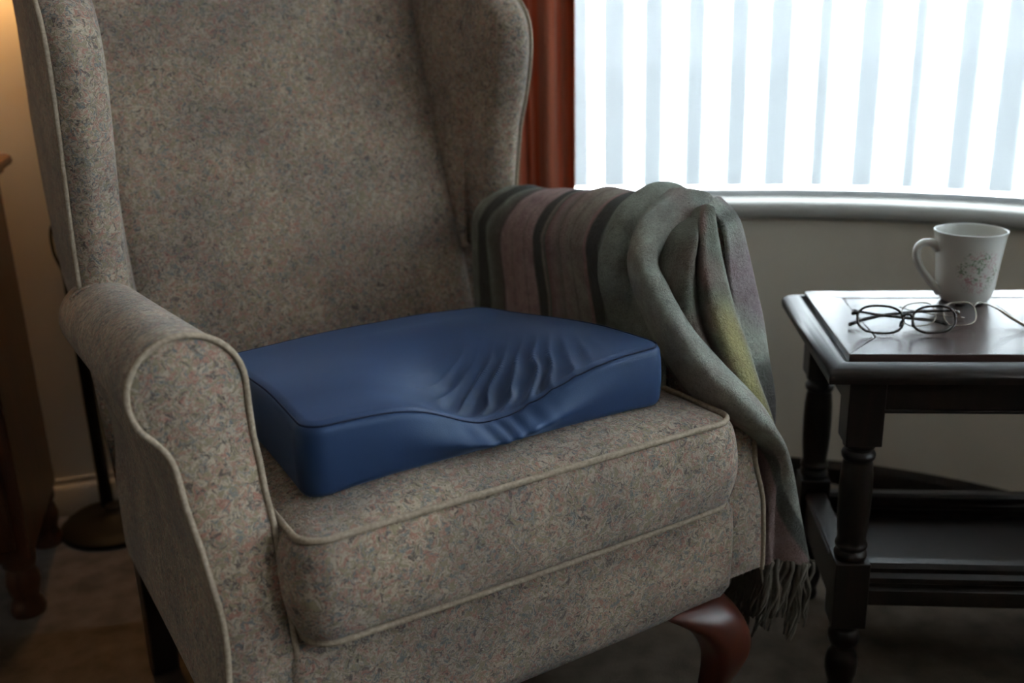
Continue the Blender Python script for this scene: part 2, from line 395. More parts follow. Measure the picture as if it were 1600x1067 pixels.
for a, b2 in zip(mull, mull[1:]):
    wp(band_mb(0.098, 0.102, 0.578, 1.89, a, b2+1), 'pane', M_PANE, angle=60)

# vertical blind: overlapping sheer vanes hung along the bay
bl = empty('vertical_blind', (0.9, 1.70, 1.86))
tag(bl, 'white sheer vertical blind hanging across the bright bay window', 'blind')
hr = band_mb(0.028, 0.060, 1.845, 1.885).build('head_track', M_UPVC, angle=40); hr.parent = bl; hr.matrix_parent_inverse = Matrix.Translation(-bl.location)
path = bay_off(0.045)
cum = [0]
for a, b2 in zip(path, path[1:]): cum.append(cum[-1] + (b2-a).length)
def at_len(s):
    for i in range(len(cum)-1):
        if cum[i+1] >= s:
            f = (s-cum[i])/(cum[i+1]-cum[i]); p = path[i].lerp(path[i+1], f); t = (path[i+1]-path[i]).normalized(); return p, math.atan2(t.y, t.x)
    t = (path[-1]-path[-2]).normalized(); return path[-1], math.atan2(t.y, t.x)
VW, VP = 0.110, 0.081
def vane_mesh(width, z0, z1):
    mb = MB(); xs = [-width/2 + width*i/6 for i in range(7)]
    rows = []
    for z in (z0, z0+0.012, (z0+z1)/2, z1-0.02, z1):
        rows.append([(x, 0.0035*cos(pi*x/width)-0.0, z) for x in xs])
    mb.grid(rows); return mb
vm = None
s = 0.10; i = 0
BLIND_END = cum[-1]-0.03
while s < BLIND_END:
    p, a = at_len(s)
    if vm is None:
        v = vane_mesh(VW, 0.592, 1.85).build('vane', M_VANE, bl); vm = v.data
    else:
        v = link(bpy.data.objects.new('vane', vm), bl)
    v.location = Vector((p.x, p.y, 0)) - bl.location
    v.rotation_euler = (0, 0, a + radians(5.5 + random.uniform(-1.2, 1.2)))
    s += VP*random.uniform(0.85, 1.12); i += 1

# outside: pale paving and a few garden plants seen faintly through the blind
mb = MB(); mb.box(-20, 25, -20, 25, -0.35, -0.30); struct(mb.build('ground_outside', M_PATIO))
def plant(x, y, h, label, seed):
    random.seed(seed); o = empty('garden_plant', (x, y, -0.30)); tag(o, label, 'plant')
    mb = MB(); top = (0.02, 0.0, h)
    mb.tube([(0, 0, 0), (0.02, 0.0, h*0.4), (-0.01, 0.01, h*0.7), top], lambda t: 0.016*(1-t)+0.005, 6); mb.build('stem', M_LEAF, o)
    mb = MB()
    for k in range(26):
        z = h*random.uniform(0.45, 1.0); a = random.uniform(0, 2*pi); l = random.uniform(0.05, 0.11)
        c0 = Vector((0.0, 0, z)); d = Vector((cos(a), sin(a), random.uniform(-.2, .6))).normalized(); sd = d.cross(Vector((0, 0, 1))).normalized()
        pts = [c0, c0+d*l*0.4+sd*l*0.2, c0+d*l, c0+d*l*0.4-sd*l*0.2, c0+d*l*0.45+Vector((0, 0, 0.008))]
        mb.add(pts, [(0, 1, 4), (1, 2, 4), (2, 3, 4), (3, 0, 4)])
    f = mb.build('foliage', M_LEAF, o, recalc=False); f['kind'] = 'stuff'
plant(2.02, 3.25, 0.62, 'faint green garden plant outside the window at far right', 3)
plant(1.82, 3.25, 0.60, 'faint thin garden stem outside, left of the other plant', 5)

# rust curtain, gathered in folds at the left end of the window
cur = empty('curtain', (0.05, 1.86, 0.0)); tag(cur, 'rust and brown striped curtain hanging between the armchair and window', 'curtain')
mb = MB(); rows = []
for iz in range(40):
    z = 0.03 + (1.95-0.03)*iz/39; row = []
    for k in range(121):
        t = k/120; x = -0.17 + 0.245*t + 0.004*sin(z*2+t*5)
        y = 0.026*sin(t*pi*9.0 + 0.3*sin(z*1.5)) + 0.006*sin(t*31+z) - 0.01*t
        row.append((x, y, z))
    rows.append(row)
mb.grid(rows); o = mb.build('cloth', M_CURT, cur, recalc=False)
sm = o.modifiers.new('thick', 'SOLIDIFY'); sm.thickness = 0.003; sm.offset = 0
mb = MB(); mb.tube([(-0.22, 0, 1.99), (0.09, 0, 1.99)], 0.012, 12); mb.build('rail', M_UPVC, cur)
for k in range(9):
    mb = MB(); cx = -0.165+0.235*k/8
    mb.tube([(cx, 0.017*cos(a), 1.975+0.017*sin(a)) for a in [2*pi*i/14 for i in range(14)]], 0.002, 6, closed=True)
    mb.build('ring', M_BLACK, cur)

# ------------------------------------------------------------------ wing armchair
YAW = 0.533
CH = empty('wing_armchair', (0.0338, 0.9256, 0), YAW)
tag(CH, 'beige patterned wing armchair with rolled arms and piped edges', 'armchair')

YF = [(0.20, 0.030), (0.33, 0.032), (0.40, 0.042), (0.46, 0.060), (0.51, 0.082), (0.56, 0.100), (0.70, 0.104)]
def yf(z, side): 
    y = sinterp(YF, z); return y if side < 0 else 0.03 + (y-0.03)*1.42
def arm_params(side, t):
    if side < 0: return dict(cx=0.322, r=0.053, cz=0.600-0.048*t)
    return dict(cx=0.322, r=0.052, cz=0.608-0.020*t)
XI, XO = 0.272, 0.337
def arm_profile(P, side, zb=0.235, off=0.0):
    """outline in (X, Z) for the right-hand arm, offset outwards by off; from inner bottom over the roll to outer bottom"""
    cx, r, cz = P['cx'], P['r']+off, P['cz']
    pts = [(cx-r if True else XI, z) for z in [zb + (cz-zb)*i/14 for i in range(14)]]
    for k in range(0, 23):
        a = pi - (pi + radians(46))*k/22
        pts.append((cx + r*cos(a), cz + r*sin(a)))
    x1, z1 = pts[-1]
    neck = [(x1, z1), (XO+off+0.0125, cz-0.051), (XO+off+0.0075, cz-0.066), (XO+off+0.005, cz-0.10), (XO+off-0.002, 0.44), (XO+off-0.006, 0.38), (XO+off, 0.32), (XO+off+0.002, zb+0.02), (XO+off, zb)]
    for p in catmull([(a, b, 0) for a, b in neck], 30)[1:]: pts.append((p.x, p.y))
    return pts
def inset(pts, d):
    out = []; n = len(pts)
    for i in range(n):
        a = Vector(pts[(i-1) % n]); b = Vector(pts[(i+1) % n]); t = (b-a)
        if t.length < 1e-8: out.append(pts[i]); continue
        t.normalize(); nr = Vector((t.y, -t.x)); out.append((pts[i][0]+nr.x*d, pts[i][1]+nr.y*d))
    return out
def make_arm(side):
    YB = 0.60; rows = []
    for ins, dy in ((0.0045, -0.002), (0.0018, 0.001), (0.0, 0.006)):
        pr = arm_profile(arm_params(side, 0), side); pr = inset(pr, ins)
        rows.append([(side*x, yf(z, side)+dy, z) for x, z in pr])
    for k in range(1, 18):
        t = k/17; P = arm_params(side, t); pr = arm_profile(P, side)
        row = []
        for x, z in pr:
            y0 = yf(z, side)+0.006; y = y0 + (YB-y0)*t
            zz = z
            if z < 0.30: zz = z - 0.035*t*t*(0.30-z)/0.065      # bottom edge dips towards the rear
            # the roll fades into the wing at the back
            row.append((side*x*(1-0.012*t*t), y, zz))
        rows.append(row)
    mb = MB(); b = mb.grid(rows); n = len(rows[0]); m = len(rows)
    mb.f.append(tuple(range(b, b+n))); mb.f.append(tuple(range(b+(m-1)*n, b+m*n))[::-1])
    for i in range(m-1): mb.f.append((b+i*n, b+(i+1)*n, b+(i+1)*n+n-1, b+i*n+n-1))
    o = mb.build('arm', M_TAP, CH, angle=50, tri_cap=True)
    # welt piping round the front facing
    pr = inset(arm_profile(arm_params(side, 0), side), 0.0)
    pp = MB(); pp.tube([(side*x, yf(z, side)-0.0015, z) for x, z in pr], 0.0031, 8)
    pp.build('piping', M_PIPE, o)
    return o
armL = make_arm(-1); armR = make_arm(1)

def yb_front(z): return 0.633 + 0.34*(z-0.461)       # plane of the inside back
def make_back():
    mb = MB(); rows = []; zs = [0.36 + 0.70*i/40 for i in range(41)]
    nx = 40
    for z in zs:
        row = []
        top = sstep(0.97, 1.06, z)
        hw = 0.272 + 0.012*(z-0.5)
        for i in range(nx+1):
            u = -1 + 2*i/nx; x = hw*u
            bul = 0.030*(1-abs(u)**2.4)*(0.5+0.5*sstep(0.36, 0.56, z)) + 0.012*exp(-((z-0.60)/0.08)**2)*(1-u*u)
            edge = 0.020*max(0, (abs(u)-0.88)/0.12)**2
            row.append((x, yb_front(z) - bul + edge + 0.05*top*top + 0.0015*noise.noise(Vector((x*8, z*8, 0))), z - 0.02*top*abs(u)**3))
        rows.append(row)
    for z in reversed(zs):
        hw = 0.285 + 0.012*(z-0.5)
        rows.append([(hw*(-1+2*i/nx)*1.0, yb_front(z)+0.085+ (0.0 if z < 1.0 else -0.04*sstep(1.0, 1.06, z)), z-0.005) for i in range(nx+1)])
    b = mb.grid(rows, cv=True)
    n = nx+1; m = len(rows)
    # sides
    for i in range(len(zs)-1):
        j = m-1-i
        for s_ in (0, nx): mb.f.append((b+i*n+s_, b+(i+1)*n+s_, b+(j-1)*n+s_, b+j*n+s_))
    return mb.build('backrest', M_TAP, CH, angle=60)
back = make_back()

# wings: closed loop on plan at each height
FRONT_L = [(0.56, 0.565), (0.60, 0.548), (0.68, 0.535), (0.75, 0.515), (0.85, 0.488), (0.91, 0.488), (0.95, 0.515), (1.0, 0.58), (1.03, 0.67), (1.045, 0.75)]
FRONT_R = [(0.56, 0.622), (0.655, 0.606), (0.748, 0.588), (0.80, 0.568), (0.846, 0.555), (0.88, 0.551), (0.911, 0.557), (0.939, 0.582), (0.98, 0.65), (1.02, 0.72), (1.045, 0.78)]
REAR = [(0.40, 0.66), (0.45, 0.69), (0.54, 0.80), (0.60, 0.86), (0.70, 0.885), (0.80, 0.89), (0.93, 0.86), (1.05, 0.88)]
def make_wing(side):
    F = FRONT_L if side < 0 else FRONT_R
    tabf = catmull([(a, b) for a, b in F], 200)
    def ff(z): return interp([(p.x, p.y) for p in tabf], z)
    rows = []; zs = [0.555 + (1.045-0.555)*i/36 for i in range(37)]; pipe = []; seam = []
    for z in zs:
        yfz = ff(z); yr = interp(REAR, z); cr = yb_front(z)+0.02
        xo = 0.343 if side < 0 else 0.338
        xi = 0.285
        xr = 0.333
        sh = 1 - 0.25*sstep(1.0, 1.045, z)
        loop = [(xr, yr), (0.5*(xr+xo)+0.004, 0.5*(yr+yfz)), (xo+0.001, yfz+0.05), (xo, yfz+0.012), (xo-0.006, yfz+0.001), (0.5*(xo+xi)+0.008, yfz-0.008), (0.5*(xo+xi)-0.006, yfz-0.006), (xi+0.004, yfz+0.004), (xi-0.003, yfz+0.020),
                (xi-0.008, yfz+0.055), (0.268, 0.5*(yfz+cr)), (0.258, cr-0.02), (0.252, cr+0.02)]
        lp = catmull([(a*1.0, b, 0) for a, b in loop], 60)
        zz = z
        rows.append([(side*(0.3+(p.x-0.3)*sh), p.y, zz) for p in lp])
        pipe.append((side*(0.3+(xo+0.0015-0.3)*sh), yfz+0.006, zz)); 
    mb = MB(); b = mb.grid(rows, cu=True); n = 60; m = len(rows)
    mb.f.append(tuple(range(b, b+n))); mb.f.append(tuple(range(b+(m-1)*n, b+m*n))[::-1])
    o = mb.build('wing', M_TAP, CH, angle=70, tri_cap=True)
    pp = MB(); pp.tube(pipe, 0.0030, 8); pp.build('piping', M_PIPE, o)
    if side < 0:
        # seam cord where the wing meets the arm roll
        pp = MB(); P = arm_params(-1, 0.93); pts = []
        for k in range(25):
            a = pi*0.98 - (pi*0.72)*k/24
            pts.append((-(P['cx'] + (P['r']+0.001)*cos(a)), 0.538 + 0.004*sin(a*2), P['cz'] + (P['r']+0.001)*sin(a)))
        pp.tube(pts, 0.0026, 8); pp.build('seam_cord', M_TAP, o)
    return o
wingL = make_wing(-1); wingR = make_wing(1)

# generic upholstered slab
def slab(outline, zbot, ztop, centre, bulge, rad, nside=12, ntop=16, disp=None):
    """outline: closed plan list; zbot/ztop: functions of (x, y)"""
    n = len(outline); cx, cy = centre; rows = []
    nrm = []
    for i in range(n):
        a = Vector(outline[(i-1) % n]); b = Vector(outline[(i+1) % n]); t = (b-a).normalized(); nrm.append(Vector((t.y, -t.x)))
    inn = [(x-nrm[i].x*rad, y-nrm[i].y*rad) for i, (x, y) in enumerate(outline)]
    def scaled(s): return [(cx+(x-cx)*s, cy+(y-cy)*s) for x, y in inn]
    for k in range(ntop, 0, -1):
        s = 1 - 0.995*(k/ntop)
        rows.append([(x, y, zbot(x, y)) for x, y in scaled(s)])
    for k in range(nside+1):
        t = k/nside; row = []
        for i, (x, y) in enumerate(outline):
            zb, zt = zbot(x, y), ztop(x, y); H = zt-zb
            z = zb + H*t
            d = bulge*sin(pi*t)**0.8
            e = min(t, 1-t)*H
            if e < rad: d -= rad - sqrt(max(0, rad*rad - (rad-e)**2))
            row.append((x+nrm[i].x*d, y+nrm[i].y*d, z))
        rows.append(row)
    top_inset = rad
    for k in range(1, ntop+1):
        s = 1 - 0.995*(k/ntop)
        rows.append([(x, y, ztop(x, y)) for x, y in scaled(s)])
    if disp: rows = [[disp(Vector(p)) for p in r] for r in rows]
    mb = MB(); b = mb.grid(rows, cu=True); m = len(rows)
    mb.f.append(tuple(range(b, b+n))[::-1]); mb.f.append(tuple(range(b+(m-1)*n, b+m*n)))
    return mb

# seat cushion
SC = rrect(-0.262, 0.262, 0.004, 0.60, 0.028, 8, 24)
def sag(x, y): return -0.020*sstep(0.05, 0.6, y)
def crown(x, y):
    u = min(1, abs(x)/0.262); v = min(1, abs((y-0.30)/0.30)); return 0.016*(1-u**4)*(1-v**6)
def sz_top(x, y): return 0.4675 + sag(x, y)*0.6 + crown(x, y) - 0.004*(1-(x/0.262)**2)*0
def sz_bot(x, y): return 0.3590 - 0.006*(1-(x/0.262)**2)*sstep(0.4, 0.0, y)*0.5
def seat_disp(p):
    p.z += 0.0018*noise.noise(Vector((p.x*14, p.y*14, p.z*14)))
    p.y += 0.002*noise.noise(Vector((p.x*11, 5, p.z*16)))
    return p
seat = slab(SC, sz_bot, sz_top, (0, 0.30), 0.013, 0.010, 14, 18, seat_disp).build('seat_cushion', M_TAP, CH, angle=180)
for nm, fz, dz in (('piping', sz_top, -0.001), ('piping', sz_bot, 0.001)):
    pp = MB(); pp.tube([(x*0.995, 0.30+(y-0.30)*0.995, fz(x, y)+dz) for x, y in SC], 0.0036, 8, closed=True)
    pp.build(nm, M_PIPE, seat)
# seat rail (apron under the cushion)
RL = rrect(-0.276, 0.284, 0.026, 0.60, 0.012, 5, 20)
def rz_bot(x, y): return 0.214 - 0.006*(1-(x/0.279)**2) - 0.02*sstep(0.1, 0.6, y)
rail = slab(RL, rz_bot, lambda x, y: 0.353, (0, 0.3), 0.004, 0.008, 8, 4).build('seat_rail', M_TAP, CH, angle=180)

# rear posts of the frame under the wings (outside back panel)
mb = MB(); rows = []
for i in range(15):
    z = 0.20 + 0.42*i/14; yr = interp([(0.20, 0.605), (0.31, 0.62), (0.40, 0.665), (0.45, 0.69), (0.55, 0.79), (0.62, 0.86)], z)
    rows.append([(-0.330, max(0.585, yb_front(z)+0.04), z), (-0.333, yr-0.01, z), (-0.326, yr, z), (0.326, yr, z), (0.333, yr-0.01, z), (0.330, max(0.585, yb_front(z)+0.04), z)])
b = mb.grid(rows, cu=True); mb.f.append(tuple(range(b, b+6))); mb.f.append(tuple(range(b+14*6, b+15*6)))
mb.build('outside_back', M_TAP, CH, angle=40)

# rear legs: raked square
for sx in (-1, 1):
    mb = MB(); rows = []
    for z, y, h in ((0.225, 0.555, 0.023), (0.12, 0.572, 0.021), (0.0, 0.603, 0.019)):
        rows.append([(sx*0.309+dx*h, y+dy*h, z) for dx, dy in ((-1, -1), (1, -1), (1, 1), (-1, 1))])
    b = mb.grid(rows, cu=True); mb.f.append((b, b+1, b+2, b+3)); mb.f.append((b+8, b+9, b+10, b+11))
    mb.build('rear_leg', M_BLACKLEG, CH, bevel=0.003)
# front legs: cabriole
for sx in (-1, 1):
    mb = MB(); rows = []
    #            z      x      y     half width, half depth
    sec = [(0.216, 0.232, 0.075, 0.050, 0.045), (0.208, 0.238, 0.066, 0.052, 0.048), (0.196, 0.252, 0.055, 0.046, 0.046), (0.180, 0.266, 0.043, 0.038, 0.040), (0.160, 0.276, 0.034, 0.032, 0.034),
           (0.135, 0.281, 0.031, 0.026, 0.028), (0.105, 0.278, 0.036, 0.020, 0.022), (0.07, 0.272, 0.044, 0.015, 0.016), (0.04, 0.272, 0.042, 0.014, 0.015), (0.022, 0.277, 0.034, 0.020, 0.022), (0.008, 0.279, 0.030, 0.023, 0.025), (0.0, 0.279, 0.030, 0.019, 0.021)]
    for s_ in catmull(sec, 34):
        z, x, y, a, d = s_
        ring = []
        for k in range(20):
            th = 2*pi*k/20; cc, ss = cos(th), sin(th); e = 0.62
            ring.append((sx*(x + a*math.copysign(abs(cc)**e, cc)), y + d*math.copysign(abs(ss)**e, ss), z))
        rows.append(ring)
    b = mb.grid(rows, cu=True); m = len(rows); mb.f.append(tuple(range(b, b+20))); mb.f.append(tuple(range(b+(m-1)*20, b+m*20)))
    mb.build('front_leg', M_MAHOG, CH, angle=60)

# ------------------------------------------------------------------ navy foam cushion with a front dip
def blue_outline():
    base = rrect(-0.232, 0.207, 0.066, 0.415, 0.024, 12, 120); out = []
    for x, y in base:
        t = (y-0.066)/0.349
        if x > 0: x = x*(1-0.24*t**1.3)
        else: x = x*(1-0.06*t)
        if y > 0.3: y -= 0.012*((x+0.03)/0.2)**2*sstep(0.3, 0.415, y)
        out.append((x, y))
    return out
BO = blue_outline()
def seat_z(x, y): return sz_top(x, y)
def dip(x, y):
    xc = -0.022 + 0.03*sstep(0.10, 0.34, y)
    sg = 0.074 if x < xc else 0.098
    g = exp(-((x-xc)/sg)**2)
    return (0.046 + 0.016*sstep(0.07, 0.14, y))*g*(1-sstep(0.10, 0.35, y))
def bz_top(x, y):
    return 0.5565 - 0.022*sstep(0.15, 0.42, y) - dip(x, y) - 0.004*sstep(-0.15, -0.23, x)*0 - 0.003*sstep(0.02, 0.2, abs(x+0.01))
def bz_bot(x, y): return seat_z(x, y)+0.001
def bdisp(p):
    x, y, z = p
    zb, zt = bz_bot(x, y), bz_top(x, y); t = max(0, min(1, (z-zb)/(zt-zb)))
    fr = sstep(0.13, 0.055, y)
    g = dip(x, 0.07)/0.046
    # the wall under the dip: pushed back at the seam, bulging lip below
    p.y += fr*g*(0.010*sstep(0.55, 1.0, t) - 0.014*exp(-((t-0.42)/0.22)**2))
    # stretched wrinkles on the right slope of the dip and at the lip
    d = Vector((0.62, 0.78)); q = Vector((x-0.035, y-0.13))
    along = q.x*d.x+q.y*d.y; across = -q.x*d.y+q.y*d.x
    env = exp(-(along/0.060)**2)*exp(-(across/0.060)**2)
    wob = noise.noise(Vector((x*22, y*22, 3.0)))
    ph = across/0.0235*2*pi*(1+0.25*along/0.06) + 2.2*wob
    amp = 0.0046*env*(0.75+0.5*noise.noise(Vector((across*60, 1, 2))))
    if t > 0.9: p.z += amp*1.1*(1.2 - 2.4*abs(sin(ph*0.5))**0.7)
    lip = exp(-((x+0.010)/0.042)**2)*fr*exp(-((t-0.6)/0.35)**2)
    p.y -= 0.0030*lip*sstep(0.97, 0.85, t)*sin(x/0.021*2*pi + 3*wob + 5*t)
    # soft unevenness
    p += Vector((0, 0.0015*fr, 0.0012*t))*noise.noise(Vector((x*9, y*9, z*9)))
    return p
bc = slab(BO, bz_bot, bz_top, (-0.01, 0.22), 0.003, 0.010, 26, 80, bdisp).build('seat_wedge', M_NAVY, None, angle=180)
bc.name = 'foam_cushion'
bc.location = CH.location; bc.rotation_euler = (0, 0, YAW)
tag(bc, 'navy blue contoured foam cushion resting on the armchair seat', 'cushion')
mb = MB(); pts = []
for i, (x, y) in enumerate(BO):
    p = Vector((x, y, bz_top(x, y)))
    q = bdisp(Vector((x, y, bz_top(x, y)-0.0001)))
    pts.append((q.x + 0.0*x, q.y-0.0015*sstep(0.12, 0.06, y), q.z-0.0028))
# push the seam to the outside of the rounded edge
n_ = len(BO); pts2 = []
for i in range(n_):
    a = Vector(BO[(i-1) % n_]); b = Vector(BO[(i+1) % n_]); t = (b-a).normalized()
    pts2.append((pts[i][0]+t.y*(-0.0036), pts[i][1]-t.x*(-0.0036), pts[i][2]+0.0008))
mb.tube(pts2, 0.0010, 6, closed=True); mb.build('seam', M_SEAM, bc)

# ------------------------------------------------------------------ blanket over the far arm
DR = {}
DR['A'] = [
  [(0.326,0.225,0.690),(0.274,0.205,0.664),(0.266,0.206,0.604),(0.264,0.182,0.551),(0.264,0.135,0.496),(0.270,0.079,0.464),(0.300,0.045,0.440),(0.343,0.060,0.399),(0.352,0.070,0.315),(0.362,0.080,0.219)],
  [(0.331,0.210,0.699),(0.262,0.183,0.671),(0.248,0.184,0.620),(0.244,0.147,0.571),(0.246,0.099,0.526),(0.262,0.058,0.487),(0.290,0.022,0.454),(0.343,0.030,0.399),(0.350,0.042,0.326),(0.366,0.052,0.223)],
  [(0.340,0.180,0.700),(0.285,0.175,0.677),(0.240,0.157,0.636),(0.234,0.123,0.590),(0.240,0.079,0.550),(0.266,0.045,0.505),(0.292,0.008,0.467),(0.346,0.010,0.405),(0.366,0.020,0.327),(0.385,0.030,0.228)],
  [(0.351,0.160,0.695),(0.305,0.156,0.671),(0.248,0.146,0.635),(0.248,0.121,0.599),(0.256,0.083,0.559),(0.288,0.051,0.508),(0.318,0.020,0.458),(0.362,0.020,0.380),(0.400,0.030,0.292),(0.432,0.040,0.207)],
  [(0.356,0.170,0.680),(0.315,0.167,0.660),(0.270,0.166,0.622),(0.275,0.149,0.586),(0.282,0.109,0.543),(0.305,0.071,0.493),(0.341,0.050,0.436),(0.392,0.060,0.351),(0.430,0.075,0.260),(0.455,0.090,0.190)],
]
DR['B'] = [
  [(0.322,0.200,0.676),(0.272,0.180,0.655),(0.259,0.176,0.610),(0.257,0.160,0.565),(0.256,0.135,0.518),(0.266,0.100,0.468),(0.300,0.070,0.425)],
  [(0.322,0.165,0.676),(0.282,0.124,0.655),(0.266,0.120,0.612),(0.264,0.114,0.570),(0.268,0.098,0.521),(0.285,0.074,0.472),(0.320,0.055,0.427)],
  [(0.322,0.155,0.682),(0.288,0.116,0.655),(0.278,0.110,0.614),(0.277,0.103,0.570),(0.284,0.085,0.524),(0.300,0.060,0.478),(0.328,0.045,0.434)],
  [(0.322,0.148,0.686),(0.300,0.123,0.660),(0.296,0.120,0.612),(0.296,0.114,0.567),(0.300,0.099,0.521),(0.313,0.071,0.476),(0.334,0.045,0.435)],
  [(0.321,0.135,0.690),(0.300,0.115,0.661),(0.291,0.100,0.622),(0.293,0.085,0.577),(0.297,0.065,0.533),(0.308,0.045,0.488),(0.335,0.040,0.438)],
  [(0.330,0.135,0.686),(0.323,0.120,0.657),(0.325,0.110,0.615),(0.329,0.095,0.568),(0.334,0.075,0.523),(0.339,0.055,0.478),(0.361,0.050,0.422)],
  [(0.350,0.160,0.675),(0.345,0.150,0.645),(0.345,0.140,0.606),(0.355,0.130,0.556),(0.360,0.110,0.509),(0.366,0.090,0.462),(0.385,0.080,0.406)],
]
DR['C'] = [
  [(0.335,0.150,0.684),(0.338,0.120,0.657),(0.342,0.112,0.600),(0.345,0.104,0.550),(0.350,0.090,0.500),(0.356,0.076,0.450),(0.362,0.070,0.402)],
  [(0.361,0.165,0.690),(0.374,0.138,0.659),(0.381,0.122,0.599),(0.391,0.116,0.548),(0.396,0.106,0.498),(0.398,0.092,0.449),(0.394,0.082,0.402)],
  [(0.385,0.190,0.684),(0.400,0.172,0.654),(0.406,0.155,0.592),(0.419,0.147,0.540),(0.426,0.138,0.488),(0.420,0.118,0.441),(0.412,0.100,0.395)],
  [(0.400,0.240,0.674),(0.425,0.230,0.640),(0.438,0.220,0.572),(0.452,0.210,0.516),(0.462,0.200,0.460),(0.466,0.190,0.404),(0.460,0.170,0.354)],
]
SAGE = (0.35, 0.385, 0.335); SAGE2 = (0.22, 0.245, 0.205); MAUVE = (0.38, 0.27, 0.265); DARK = (0.045, 0.048, 0.042); TAUPE = (0.27, 0.235, 0.20); YEL = (0.33, 0.305, 0.13); PINK = (0.34, 0.20, 0.19); BLUEG = (0.24, 0.28, 0.29)
def lerp3(a, b, t): return tuple(x+(y-x)*t for x, y in zip(a, b))
def stripe(y):
    tab = [(0.150, SAGE), (0.205, SAGE), (0.232, SAGE2), (0.250, (0.17, 0.20, 0.17)), (0.258, DARK), (0.282, DARK), (0.288, PINK), (0.300, TAUPE), (0.318, TAUPE), (0.321, (0.16, 0.14, 0.12)), (0.325, TAUPE), (0.345, (0.30, 0.23, 0.21)), (0.348, (0.19, 0.17, 0.145)), (0.372, (0.29, 0.21, 0.20)), (0.388, (0.22, 0.12, 0.12)),
           (0.392, (0.10, 0.12, 0.10)), (0.400, TAUPE), (0.405, DARK), (0.426, DARK), (0.432, MAUVE), (0.452, MAUVE), (0.455, (0.25, 0.20, 0.17)), (0.459, MAUVE), (0.488, (0.36, 0.25, 0.245)), (0.491, (0.26, 0.22, 0.19)), (0.494, (0.37, 0.26, 0.25)), (0.520, MAUVE), (0.528, (0.10, 0.075, 0.07)), (0.540, (0.12, 0.11, 0.095)),
           (0.552, (0.14, 0.15, 0.125)), (0.568, SAGE2), (0.574, DARK), (0.600, DARK), (0.606, SAGE2), (0.66, SAGE)]
    for (a, ca), (b, cb) in zip(tab, tab[1:]):
        if y <= b: return lerp3(ca, cb, sstep(0, 1, (y-a)/(b-a)))
    return SAGE
bv = MB(); cols = []
def bgrid(rows, colf, cu=False):
    bv.grid(rows, cu=cu)
    n = len(rows); m = len(rows[0])
    for i in range(n):
        for j in range(m): cols.append(colf(i/(n-1), j/(m-1), rows[i][j]))
# wrapped part: rows run along the arm
rows = []; NY = 150
for iy in range(NY+1):
    t = iy/NY; y = 0.135 + (0.628-0.135)*t
    off = 0.015 + 0.009*sstep(0.5, 0.25, y)
    off += 0.017*exp(-((y-0.226)/0.015)**2) - 0.026*sstep(0.212, 0.195, y)
    off += 0.0035*exp(-((y-0.345)/0.02)**2) - 0.003*exp(-((y-0.30)/0.010)**2) + 0.003*exp(-((y-0.47)/0.03)**2) + 0.0030*exp(-((y-0.555)/0.012)**2)
    off -= 0.008*sstep(0.585, 0.628, y)
    off = max(off, 0.0055)
    P = arm_params(1, (y-0.1)/0.5); cx, cz = P['cx'], P['cz']; r = P['r']+off
    row = []
    ztop = cz
    zb = 0.452
    for i in range(26):
        z = zb + (ztop-zb)*i/26
        fl = 0.004*noise.noise(Vector((y*16, z*10, 1))) + 0.003*sin(y*55+z*6)*sstep(0.6, 0.47, z)
        inner_off = 0.006 + (off-0.006)*sstep(0.50, 0.61, z)*0.75 + (0.008*exp(-((y-0.228)/0.016)**2))
        row.append((cx-P['r']-inner_off+fl, y + 0.012*sstep(0.62, 0.45, z)*0, z))
    x0 = row[-1][0]
    for k in range(44):
        a = pi - (pi+0.5)*k/43
        rr = r + 0.0022*noise.noise(Vector((y*20, a*3, 4))) 
        xx = cx + rr*cos(a)
        bl_ = sstep(0, 0.35, pi-a) if a < pi else 0
        xx = x0 + (xx-x0)*bl_ if k < 8 else xx
        row.append((xx, y, cz + rr*sin(a)*(1.0+0.12*exp(-((y-0.3)/0.15)**2))))
    xe, ze = row[-1][0], row[-1][2]
    for k in range(1, 16): row.append((xe - 0.012*sin(k/15*pi/2) + 0.003*sin(y*60+k*.2), y, ze - 0.20*k/15))
    rows.append(row)
def col_wrap(ti, tj, p):
    y = p[1]; skew = -0.045*sstep(0.25, 0.55, tj)*sstep(0.35, 0.55, y)
    y2 = y - skew + 0.002*noise.noise(Vector((p[0]*30, p[1]*30, p[2]*30)))
    return stripe(y2)
bgrid(rows, col_wrap)
def sheet(G, nu, nv, colf, fold=None):
    lines = [catmull(g, nv) for g in G]
    rows = []
    for j in range(nv):
        rows.append([tuple(p) for p in catmull([tuple(l[j]) for l in lines], nu)])
    if fold: rows = [[fold(i/(nv-1), j/(nu-1), Vector(p)) for j, p in enumerate(r)] for i, r in enumerate(rows)]
    bgrid(rows, colf)
    return rows
def nz(p, s, o=0): return noise.noise(Vector((p[0]*s+o, p[1]*s, p[2]*s)))
def foldA(v, u, p):
    p.y -= 0.0035*sin(u*9+v*7)*sstep(0.15, 0.4, v) ; p.x += 0.002*sin(v*16+u*4)
    lift = sstep(0.05, 0.2, v)*sstep(0.62, 0.45, v); p.x -= 0.009*lift*sin(pi*min(1, u*1.15)); p.y -= 0.006*lift*sin(pi*min(1, u*1.15))
    # pleats near the hem
    p.y += 0.007*sin(u*16+1)*sstep(0.72, 0.95, v); p += Vector((0.002, 0.002, 0))*nz(p, 25)
    return p
